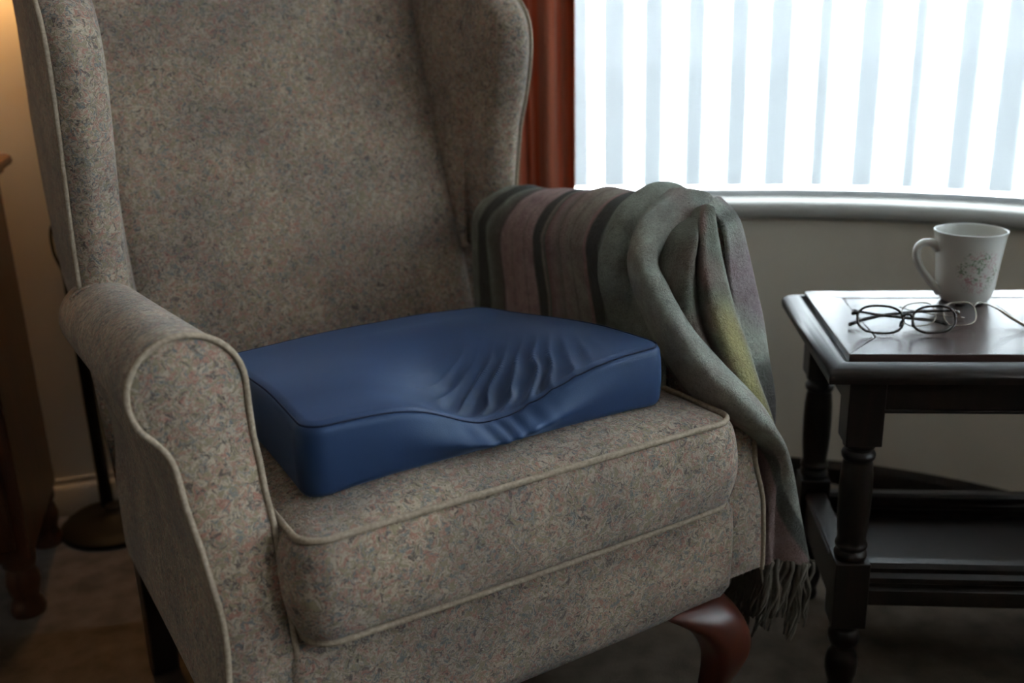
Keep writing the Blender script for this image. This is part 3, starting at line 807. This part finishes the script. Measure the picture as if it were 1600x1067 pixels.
def colA(v, u, p):
    c = lerp3((0.40, 0.43, 0.375), BLUEG, max(0, sstep(0.2, 0.8, u)*0.3 + 0.5*nz(p, 14, 3)))
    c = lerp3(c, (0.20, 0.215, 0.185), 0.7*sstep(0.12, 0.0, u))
    c = lerp3(c, PINK, max(0, min(0.75, 1.6*nz(p, 17, 9)-0.2)))
    c = lerp3(c, (0.28, 0.19, 0.185), 0.5*sstep(0.42, 0.50, v)*sstep(0.74, 0.6, v)*sstep(0.55, 0.2, u))
    # low down: mauve panel inside, dark band, sage outer edge
    edge = 0.32 + 0.55*(v-0.80)/0.2
    if v > 0.74:
        k = sstep(0.74, 0.80, v)
        c = lerp3(c, DARK if edge-0.17 < u < edge else ((0.24, 0.15, 0.15) if u < edge-0.17 else c), k*0.9)
    return c
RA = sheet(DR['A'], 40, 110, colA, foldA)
def foldB(v, u, p):
    p.y += 0.003*sin(u*18+v*2)*sstep(0, .2, v); p.x += 0.002*nz(p, 20); return p
def colB(v, u, p):
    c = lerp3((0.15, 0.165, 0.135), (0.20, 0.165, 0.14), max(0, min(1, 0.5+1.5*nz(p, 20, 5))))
    c = lerp3(c, PINK, 0.8*exp(-((u-0.62)/0.05)**2)*(0.5+nz(p, 40)))
    c = lerp3(c, YEL, sstep(0.40, 0.60, v)*exp(-((u-0.74)/0.11)**2))
    c = lerp3(c, SAGE, sstep(0.80, 0.87, u)*0.8)
    return c
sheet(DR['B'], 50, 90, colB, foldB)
def foldC(v, u, p):
    p.x += 0.003*nz(p, 15); p.y += 0.004*sin(u*7+v*3); return p
def colC(v, u, p):
    c = lerp3(SAGE, (0.30, 0.25, 0.27), max(0, min(1, 0.45+1.4*nz(p, 13, 2))))
    c = lerp3(c, DARK, 0.85*max(exp(-((v-0.12)/0.05)**2), sstep(0.66, 0.74, v)))
    return c
sheet(DR['C'], 30, 80, colC, foldC)
# back run hanging outside the arm, joining the pieces to the tail
G = [[(0.385,0.26,0.690),(0.395,0.25,0.60),(0.400,0.22,0.50),(0.395,0.18,0.40),(0.385,0.14,0.30),(0.380,0.12,0.22)],
     [(0.400,0.22,0.680),(0.425,0.20,0.60),(0.440,0.18,0.50),(0.435,0.15,0.40),(0.440,0.12,0.30),(0.435,0.10,0.215)],
     [(0.395,0.32,0.680),(0.405,0.32,0.60),(0.410,0.31,0.50),(0.405,0.29,0.40),(0.400,0.26,0.30),(0.395,0.24,0.22)]]
RG = sheet([G[1], G[0], G[2]], 24, 60, lambda v, u, p: lerp3(SAGE2, TAUPE, 0.5+nz(p, 12)), None)
o = bv.build('throw_blanket', M_WOOL, None, recalc=False); bk = o
me = o.data; ca = me.color_attributes.new('weave', 'FLOAT_COLOR', 'POINT')
buf = []
for c in cols: buf += [c[0], c[1], c[2], 1.0]
ca.data.foreach_set('color', buf)
sm = o.modifiers.new('thick', 'SOLIDIFY'); sm.thickness = 0.0070; sm.offset = 0; sm.use_even_offset = False
ss = o.modifiers.new('smooth', 'SUBSURF'); ss.levels = 1; ss.render_levels = 1
o.location = CH.location; o.rotation_euler = (0, 0, YAW)
tag(o, 'soft sage, mauve and black striped wool blanket draped over the armchair arm', 'blanket')
# fringe: knotted tassels along the hem
fr = MB(); random.seed(11)
hem = RA[-1]
def tassel(p, ln, lean, thick):
    p = Vector(p); strands = random.randint(3, 4)
    for s_ in range(strands):
        q = p + Vector((random.uniform(-.004, .004), random.uniform(-.004, .004), 0.004))
        dx, dy = lean[0]+random.uniform(-.008, .008), lean[1]+random.uniform(-.008, .008)
        pts = [q + Vector((dx*t*t + 0.003*sin(t*9+s_), dy*t*t + 0.003*cos(t*8+s_*2), -ln*t)) for t in [k/7 for k in range(8)]]
        fr.tube(pts, lambda t: thick*(1.15-0.75*t), 5)
for k in range(26):
    f = k/25; j = f*(len(hem)-1); a = hem[int(j)]; tassel(a, random.uniform(0.075, 0.112), (-0.012, 0.0), 0.0030)
hem2 = RG[-1]
for k in range(20):
    f = k/19; a = hem2[int(f*(len(hem2)-1))]; tassel(a, random.uniform(0.08, 0.11), (-0.01, 0.0), 0.0028)
for k in range(22):
    f = k/21; tassel((0.350+0.028*random.random(), 0.09+0.13*f, 0.225), random.uniform(0.085, 0.115), (-0.022, 0.0), 0.0028)
M_FR = plain('fringe_wool', (0.13, 0.115, 0.095), 1.0, 0.05, nscale=30, namt=0.35)
fo = fr.build('fringe', M_FR, bk, recalc=False); fo['kind'] = 'stuff'; fo['label'] = 'dark twisted wool fringe'

# ------------------------------------------------------------------ side table
TB = empty('side_table', (0.3945, 1.1403, 0), -0.1)
tag(TB, 'dark oak side table with turned legs and lower shelf beside the armchair', 'table')
TW, TD = 0.56, 0.338; TZ = 0.505
# moulded edge frame
def tray(prof, x0, x1, y0, y1, mb):
    """sweep (inset, z) profile round a rectangle"""
    rows = []
    for d, z in prof: rows.append([(x0+d, y0+d, z), (x1-d, y0+d, z), (x1-d, y1-d, z), (x0+d, y1-d, z)])
    b = mb.grid(rows, cu=True, cv=False); return b, len(prof)
mb = MB()
prof = [(0.044, 0.475), (0.010, 0.475), (0.005, 0.4765), (0.0045, 0.480), (0.004, 0.485), (0.006, 0.490), (0.011, 0.4950), (0.019, 0.4985), (0.024, 0.4990), (0.0275, 0.4985), (0.030, 0.495), (0.040, 0.494)]
prof = [(d-0.004, z) for d, z in prof]
b, m = tray(prof, -0.010, TW, -0.002, TD+0.01, mb)
mb.f.append((b, b+1, b+2, b+3)); mb.f.append(tuple(b+(m-1)*4+k for k in range(4)))
mb.build('edge_moulding', M_DARKOAK, TB, angle=60)
# top boards: frame boards round an inner field, each its own board
def board(x0, x1, y0, y1, zt=TZ, th=0.012, poly=None, name='board', m=None):
    mb = MB()
    q = poly or [(x0, y0), (x1, y0), (x1, y1), (x0, y1)]
    n = len(q); mb.add([(x, y, z) for z in (zt-th, zt) for x, y in q], [tuple(range(n))[::-1], tuple(range(n, 2*n))] + [(i, (i+1) % n, n+(i+1) % n, n+i) for i in range(n)])
    return mb.build(name, m or M_OAKTOP, TB, bevel=0.0012, segs=2)
X0, X1, Y0, Y1 = 0.020, TW-0.036, 0.030, TD-0.008
fx, fy = 0.048, 0.040; g = 0.0006
board(0, 0, 0, 0, poly=[(X0, Y0), (X1, Y0), (X1-fx, Y0+fy+0.03), (X0+fx, Y0+fy+0.03)])
board(0, 0, 0, 0, poly=[(X0, Y1), (X0+fx, Y1-fy), (X1-fx, Y1-fy), (X1, Y1)])
board(0, 0, 0, 0, poly=[(X0, Y0+g), (X0+fx-g, Y0+fy+0.03), (X0+fx-g, Y1-fy), (X0, Y1-g)])
board(0, 0, 0, 0, poly=[(X1, Y0+g), (X1, Y1-g), (X1-fx+g, Y1-fy), (X1-fx+g, Y0+fy+0.03)])
ix0, ix1, iy0, iy1 = X0+fx+g, X1-fx-g, Y0+fy+0.03+g, Y1-fy-g
xs = [ix0, ix0+0.205, ix1]
for a, b2 in zip(xs, xs[1:]):
    board(a+g/2, b2-g/2, iy0, iy1, zt=TZ-0.0008)
# apron
mb = MB(); mb.box(0.060, TW-0.06, 0.024, 0.040, 0.430, 0.482); mb.box(0.060, TW-0.06, 0.0235-0.003, 0.026, 0.430, 0.4345)
mb.build('apron', M_DARKOAK, TB, bevel=0.0015)
mb = MB(); mb.box(0.060, TW-0.06, 0.292, 0.308, 0.430, 0.482); mb.build('apron', M_DARKOAK, TB, bevel=0.0015)
for x in (0.026, TW-0.042):
    mb = MB(); mb.box(x, x+0.016, 0.06, 0.28, 0.430, 0.482); mb.build('apron', M_DARKOAK, TB, bevel=0.0015)
def table_leg(x, y, name='leg'):
    mb = MB(); h = 0.0225
    mb.box(x-h, x+h, y-h, y+h, 0.384, 0.480); mb.box(x-h, x+h, y-h, y+h, 0.118, 0.216)
    prof = [(0.0150, 0.214), (0.0205, 0.218), (0.0215, 0.223), (0.0190, 0.228), (0.0165, 0.230), (0.0205, 0.233), (0.0212, 0.237), (0.0190, 0.241), (0.0180, 0.246), (0.0196, 0.262), (0.0208, 0.285), (0.0212, 0.310), (0.0206, 0.335), (0.0190, 0.352),
            (0.0178, 0.358), (0.0208, 0.362), (0.0216, 0.367), (0.0195, 0.371), (0.0165, 0.374), (0.0205, 0.378), (0.0212, 0.383), (0.018, 0.387)]
    mb.lathe(prof, (x, y, 0), 28)
    prof = [(0.014, 0.0), (0.0170, 0.001), (0.0175, 0.010), (0.0150, 0.018), (0.0185, 0.026), (0.0215, 0.040), (0.0218, 0.054), (0.0195, 0.066), (0.0150, 0.074), (0.0150, 0.080), (0.0200, 0.086), (0.0215, 0.094), (0.0200, 0.102), (0.0155, 0.108), (0.0180, 0.120)]
    mb.lathe(prof, (x, y, 0), 28)
    return mb.build(name, M_DARKOAK, TB, angle=38, bevel=0.0014, segs=2)
for x in (0.044, TW-0.052):
    for y in (0.043, 0.292): table_leg(x, y)
# stretchers and lower shelf
for x in (0.030, TW-0.066):
    mb = MB(); mb.box(x, x+0.030, 0.062, 0.272, 0.128, 0.196); mb.box(x-0.002, x+0.005, 0.062, 0.272, 0.184, 0.192)
    mb.build('side_stretcher', M_DARKOAK, TB, bevel=0.0025)
def moulded_rail(y, z0, z1, name):
    mb = MB(); d = 0.011
    zs = [(z0, 0.7), (z0+0.002, 1.0), (z0+(z1-z0)*0.36, 1.0), (z0+(z1-z0)*0.42, 0.55), (z0+(z1-z0)*0.50, 0.55), (z0+(z1-z0)*0.58, 1.25), (z0+(z1-z0)*0.70, 1.3), (z0+(z1-z0)*0.78, 0.7), (z0+(z1-z0)*0.90, 0.95), (z1, 0.6)]
    rows = [[(0.058, y-d*k, z) , (TW-0.06, y-d*k, z), (TW-0.06, y+d*k, z), (0.058, y+d*k, z)] for z, k in zs]
    b = mb.grid(rows, cu=True); m = len(zs); mb.f.append((b, b+1, b+2, b+3)); mb.f.append(tuple(b+(m-1)*4+k for k in range(4)))
    return mb.build(name, M_DARKOAK, TB, angle=40)
moulded_rail(0.040, 0.150, 0.212, 'front_rail'); moulded_rail(0.290, 0.135, 0.190, 'rear_rail')
mb = MB(); mb.box(0.055, TW-0.065, 0.044, 0.286, 0.140, 0.150); mb.build('shelf', M_DARKOAK, TB, bevel=0.002)

# ------------------------------------------------------------------ mug
def t2w(x, y, z=TZ):
    a = -0.1; return Vector((0.3945 + x*cos(a) - y*sin(a), 1.1403 + x*sin(a) + y*cos(a), z))
M_MUG, nt, b = mat('white_china_with_flower_print')
tc = N(nt, 'ShaderNodeTexCoord')
sep = N(nt, 'ShaderNodeSeparateXYZ'); L(nt, tc.outputs['Object'], sep.inputs[0])
ang = N(nt, 'ShaderNodeMath', operation='ARCTAN2'); L(nt, sep.outputs[1], ang.inputs[0]); L(nt, sep.outputs[0], ang.inputs[1])
# flat print coordinates: arc length and height, in metres
arc = N(nt, 'ShaderNodeMath', operation='MULTIPLY', i_1=0.045); L(nt, ang.outputs[0], arc.inputs[0])
cmb = N(nt, 'ShaderNodeCombineXYZ'); L(nt, arc.outputs[0], cmb.inputs[0]); L(nt, sep.outputs[2], cmb.inputs[1])
vor = N(nt, 'ShaderNodeTexVoronoi', i_Scale=115.0); L(nt, cmb.outputs[0], vor.inputs[0])
nz1 = N(nt, 'ShaderNodeTexNoise', i_Scale=200.0, i_Detail=2.0, i_Distortion=2.0); L(nt, cmb.outputs[0], nz1.inputs[0])
bl1 = ramp(nt, nz1.outputs[0], [(0.50, (0, 0, 0)), (0.56, (1, 1, 1))])
dd = N(nt, 'ShaderNodeVectorMath', operation='DISTANCE'); L(nt, cmb.outputs[0], dd.inputs[0]); dd.inputs[1].default_value = (-0.071, 0.050, 0)
nz2 = N(nt, 'ShaderNodeTexNoise', i_Scale=60.0); L(nt, cmb.outputs[0], nz2.inputs[0])
ds = N(nt, 'ShaderNodeMath', operation='MULTIPLY_ADD', i_1=0.022); L(nt, nz2.outputs[0], ds.inputs[0]); L(nt, dd.outputs['Value'], ds.inputs[2])
mk = ramp(nt, ds.outputs[0], [(0.038, (1, 1, 1)), (0.046, (0, 0, 0))])
fl = N(nt, 'ShaderNodeMath', operation='MULTIPLY'); L(nt, bl1.outputs[0], fl.inputs[0]); L(nt, mk.outputs[0], fl.inputs[1])
cr = ramp(nt, vor.outputs['Color'], [(0.0, (0.06, 0.14, 0.06)), (0.35, (0.16, 0.25, 0.13)), (0.5, (0.45, 0.22, 0.24)), (0.75, (0.62, 0.42, 0.44)), (1.0, (0.35, 0.35, 0.40))])
fm = N(nt, 'ShaderNodeMath', operation='MULTIPLY', i_1=0.75); L(nt, fl.outputs[0], fm.inputs[0]); fm.inputs[1].default_value = 0.9
L(nt, mixc(nt, fm.outputs[0], (0.66, 0.66, 0.62), cr.outputs[0]), b.inputs['Base Color'])
b.inputs['Roughness'].default_value = 0.18; b.inputs['Coat Weight'].default_value = 0.3
MG = t2w(0.236, 0.278, TZ+0.0005)
mb = MB()
outer = [(0.0290, 0.0), (0.0315, 0.001), (0.0330, 0.003), (0.0362, 0.009), (0.0388, 0.019), (0.0407, 0.033), (0.0432, 0.058), (0.0457, 0.080), (0.0475, 0.094), (0.0490, 0.1010), (0.0490, 0.1022), (0.0478, 0.1026),
         (0.0465, 0.1010), (0.0440, 0.088), (0.0410, 0.062), (0.0385, 0.038), (0.0345, 0.018), (0.0290, 0.008), (0.0150, 0.006), (0.002, 0.006)]
op = [(p.x, p.y) for p in catmull([(a, c_, 0) for a, c_ in outer], 80)]
mb.lathe(op, (0, 0, 0), 64)
mug = mb.build('mug', M_MUG, None, angle=70); mug.location = MG; mug.rotation_euler = (0, 0, 0.0)
tag(mug, 'white china mug with small pink and green flowers on the side table', 'mug')
mb = MB()
hp = catmull([(-0.043, 0, 0.076), (-0.052, 0, 0.0845), (-0.064, 0, 0.0855), (-0.0725, 0, 0.079), (-0.0735, 0, 0.066), (-0.067, 0, 0.050), (-0.055, 0, 0.034), (-0.043, 0, 0.020), (-0.0355, 0, 0.012)], 44)
mb.tube(hp, lambda t: 0.0052+0.0016*(abs(2*t-1)**4), 14, flat=1.25, up=(1, 0, 0))
h = mb.build('handle', M_MUG, mug); h.rotation_euler = (0, 0, radians(-2))

# ------------------------------------------------------------------ spectacles
M_TORT = plain('dark_tortoise_acetate', (0.020, 0.013, 0.008), 0.2, 0.6, nscale=120, namt=0.6)
M_WIRE = plain('thin_gold_grey_wire', (0.32, 0.29, 0.24), 0.25, 0.5, 0.9)
def rim_pts(cx, hw, hh, n=40, e=0.80, skew=0.0, x_sign=1):
    out = []
    for k in range(n):
        a = 2*pi*k/n; c, s_ = cos(a), sin(a)
        x = hw*math.copysign(abs(c)**e, c); z = hh*math.copysign(abs(s_)**e, s_)
        out.append(Vector((cx + x + skew*z, 0.004*(((cx+x)/0.065)**2), z + 0.0015*x_sign*(x/hw))))
    return out
def lens_mb(pts):
    mb = MB(); n = len(pts); c = sum(pts, Vector())/n; rows = []
    for s_ in (1.0, 0.66, 0.33, 0.02): rows.append([c + (p-c)*s_ + Vector((0, -0.0012*(1-s_*s_), 0)) for p in pts])
    b = mb.grid(rows, cu=True); mb.f.append(tuple(b+3*n+k for k in range(n))); return mb
def at(M, pts): return [M @ Vector(p) for p in pts]
# dark pair
GP = t2w(0.110, 0.112); GL = empty('spectacles', GP, -0.10)
tag(GL, 'folded dark oval spectacles at the front of the side table', 'glasses')
TM = Matrix.Translation((0, 0, 0.0205)) @ Matrix.Rotation(radians(-24), 4, 'X')
fr_l = rim_pts(-0.034, 0.0285, 0.0180, x_sign=-1); fr_r = rim_pts(0.034, 0.0275, 0.0175)
for pts, nm in ((fr_l, 'rim'), (fr_r, 'rim')):
    mb = MB(); mb.tube(at(TM, pts), 0.0017, 8, closed=True, flat=1.3); rm = mb.build(nm, M_TORT, GL)
    lm_ = lens_mb(at(TM, pts)); lo = lm_.build('lens', M_LENS, rm)
mb = MB(); mb.tube(at(TM, [(-0.0065, 0.0, 0.003), (-0.003, -0.001, 0.0062), (0.003, -0.001, 0.0062), (0.0075, 0.0, 0.003)]), 0.0021, 8); mb.build('bridge', M_TORT, GL)
for sx in (-1, 1):
    mb = MB(); mb.tube(at(TM, [(sx*0.0610, 0.003, 0.009), (sx*0.0655, 0.006, 0.010), (sx*0.0665, 0.010, 0.0095)]), 0.0028, 8); mb.build('hinge', M_TORT, GL)
mb = MB(); mb.tube(catmull([(-0.0650, 0.020, 0.0270), (-0.030, 0.030, 0.018), (0.015, 0.032, 0.012), (0.045, 0.034, 0.008), (0.062, 0.032, 0.004)], 20), lambda t: 0.0017+0.0010*t, 8, flat=0.8); mb.build('temple', M_TORT, GL)
mb = MB(); mb.tube(catmull([(0.0660, 0.020, 0.0265), (0.030, 0.038, 0.020), (-0.015, 0.042, 0.014), (-0.045, 0.038, 0.009), (-0.066, 0.030, 0.004)], 20), lambda t: 0.0017+0.0012*t, 8, flat=0.8); mb.build('temple', M_TORT, GL)
mb = MB()
for sx in (-1, 1): mb.tube(at(TM, [(sx*0.0070, 0.001, -0.002), (sx*0.0075, 0.006, -0.005), (sx*0.0080, 0.006, -0.010)]), 0.0013, 6)
mb.build('nose_pads', M_TORT, GL)
# thin wire pair behind
GP2 = t2w(0.162, 0.150); GW = empty('spectacles', GP2, -0.05)
tag(GW, 'thin wire rimmed spectacles lying behind the dark pair, arm outstretched', 'glasses')
TM2 = Matrix.Translation((0, 0, 0.0165)) @ Matrix.Rotation(radians(-38), 4, 'X')
for cx in (-0.027, 0.027):
    pts = rim_pts(cx, 0.0215, 0.0165, e=0.7)
    mb = MB(); mb.tube(at(TM2, pts), 0.0009, 8, closed=True); rm = mb.build('rim', M_WIRE, GW); lens_mb(at(TM2, pts)).build('lens', M_LENS, rm)
mb = MB(); mb.tube(at(TM2, [(-0.006, 0, 0.002), (0, -0.001, 0.005), (0.006, 0, 0.002)]), 0.0009, 8); mb.build('bridge', M_WIRE, GW)
mb = MB(); mb.tube(catmull([(0.049, 0.010, 0.024), (0.062, 0.026, 0.024), (0.082, 0.022, 0.017), (0.095, 0.004, 0.009), (0.108, -0.018, 0.002)], 24), lambda t: 0.0009+0.0012*sstep(0.5, 0.7, t), 8); mb.build('temple', M_WIRE, GW)
mb = MB(); mb.tube(catmull([(-0.049, 0.010, 0.024), (-0.030, 0.026, 0.015), (0.010, 0.030, 0.006), (0.045, 0.028, 0.002)], 24), 0.0009, 8); mb.build('temple', M_WIRE, GW)

# ------------------------------------------------------------------ chest of drawers at the left edge
CY = 0.291
CT = empty('chest_of_drawers', (-0.782, 1.430, 0), CY)
tag(CT, 'reddish wooden chest standing against the wall at far left', 'chest')
# local frame: X to the right along the front, Y towards the wall; right front corner at the origin
mb = MB(); mb.box(-0.62, 0.0, 0.0, 0.305, 0.108, 0.690); mb.build('carcass', M_CHEST, CT, bevel=0.003)
mb = MB(); rows = []
for d, z in ((0.0, 0.688), (0.010, 0.690), (0.010, 0.696), (0.016, 0.700), (0.024, 0.703), (0.026, 0.708), (0.024, 0.716), (0.016, 0.720), (-0.10, 0.720)):
    rows.append([(-0.62-d, -d, z), (d, -d, z), (d, 0.305+min(d, 0.002), z), (-0.62-d, 0.305+min(d, 0.002), z)])
b = mb.grid(rows, cu=True); mb.f.append((b, b+1, b+2, b+3)); mb.f.append(tuple(b+8*4+k for k in range(4)))
mb.build('top', M_CHEST, CT, angle=45)
for k in range(3):
    z0 = 0.13+0.185*k
    mb = MB(); mb.box(-0.60, -0.02, -0.012, 0.002, z0, z0+0.17); dr = mb.build('drawer', M_CHEST, CT, bevel=0.004)
    for x in (-0.48, -0.14):
        mb = MB(); mb.tube([(x, -0.012, z0+0.085), (x, -0.022, z0+0.085), (x, -0.034, z0+0.085)], lambda t: 0.007+0.008*t, 14); mb.build('knob', M_CHEST, dr)
for x, y in ((-0.026, 0.028), (-0.594, 0.028), (-0.026, 0.27), (-0.594, 0.27)):
    mb = MB(); mb.lathe([(0.020, 0.0), (0.027, 0.002), (0.029, 0.012), (0.024, 0.024), (0.021, 0.032), (0.025, 0.045), (0.028, 0.06), (0.024, 0.078), (0.021, 0.085), (0.026, 0.092), (0.027, 0.11)], (x, y, 0), 24)
    mb.build('foot', M_CHEST, CT, angle=50)

# ------------------------------------------------------------------ floor lamp behind the armchair
FL = empty('floor_lamp', (-0.803, 1.775, 0))
tag(FL, 'black floor lamp with round base behind the armchair, warm light', 'lamp')
mb = MB(); mb.lathe([(0.095, 0.0), (0.100, 0.003), (0.101, 0.012), (0.094, 0.018), (0.070, 0.023), (0.035, 0.028), (0.020, 0.036), (0.016, 0.046)], (0.028, -0.035, 0), 48); mb.build('base', M_BLACK, FL, angle=50)
mb = MB(); mb.lathe([(0.0125, 0.03), (0.0125, 0.07), (0.0115, 0.075), (0.0105, 0.60), (0.0125, 0.605), (0.0125, 0.62), (0.0100, 0.625), (0.0095, 1.02)], (0.0, 0.0, 0), 20); mb.build('pole', M_BLACK, FL, angle=50)
mb = MB(); mb.lathe([(0.018, 1.02), (0.020, 1.03), (0.020, 1.07), (0.012, 1.075)], (0, 0, 0), 20); mb.build('lamp_holder', M_BLACK, FL, angle=50)
M_SHADE, nt, b = mat('cream_lamp_shade')
b.inputs['Base Color'].default_value = (0.75, 0.62, 0.42, 1); b.inputs['Roughness'].default_value = 0.9
n1 = N(nt, 'ShaderNodeTexNoise', i_Scale=200.0); bump(nt, b, n1.outputs[0], 0.2, 0.001)
tl = N(nt, 'ShaderNodeBsdfTranslucent'); tl.inputs[0].default_value = (0.8, 0.6, 0.36, 1); ms = N(nt, 'ShaderNodeMixShader', i_0=0.5)
L(nt, b.outputs[0], ms.inputs[1]); L(nt, tl.outputs[0], ms.inputs[2]); L(nt, ms.outputs[0], nt.nodes['Material Output'].inputs[0])
mb = MB(); mb.lathe([(0.130, 1.035), (0.085, 1.22)], (0, 0, 0), 40, close=False); sh = mb.build('lamp_shade', M_SHADE, FL)
sm = sh.modifiers.new('t', 'SOLIDIFY'); sm.thickness = 0.002
M_BULB, nt, b = mat('lit_bulb'); b.inputs['Emission Color'].default_value = (1.0, 0.62, 0.28, 1); b.inputs['Emission Strength'].default_value = 6.0
mb = MB(); mb.lathe([(0.012, 1.07), (0.016, 1.082), (0.026, 1.10), (0.029, 1.118), (0.024, 1.135), (0.012, 1.146), (0.002, 1.149)], (0, 0, 0), 24); mb.build('bulb', M_BULB, FL)
ld = bpy.data.lights.new('lamp_light', 'POINT'); ld.energy = 22.0; ld.color = (1.0, 0.54, 0.20); ld.shadow_soft_size = 0.035
lo = bpy.data.objects.new('lamp_light', ld); link(lo, FL); lo.location = (0, 0, 1.118)
# flex hanging in a loop from the pole
mb = MB(); mb.tube(catmull([(0.004, 0.012, 0.60), (-0.030, 0.030, 0.575), (-0.036, 0.035, 0.53), (-0.022, 0.030, 0.49), (0.002, 0.02, 0.42), (0.012, 0.014, 0.20), (0.03, 0.02, 0.045), (0.08, 0.05, 0.006), (0.16, 0.06, 0.004)], 60), 0.0028, 8)
mb.build('flex', M_BLACK, FL)
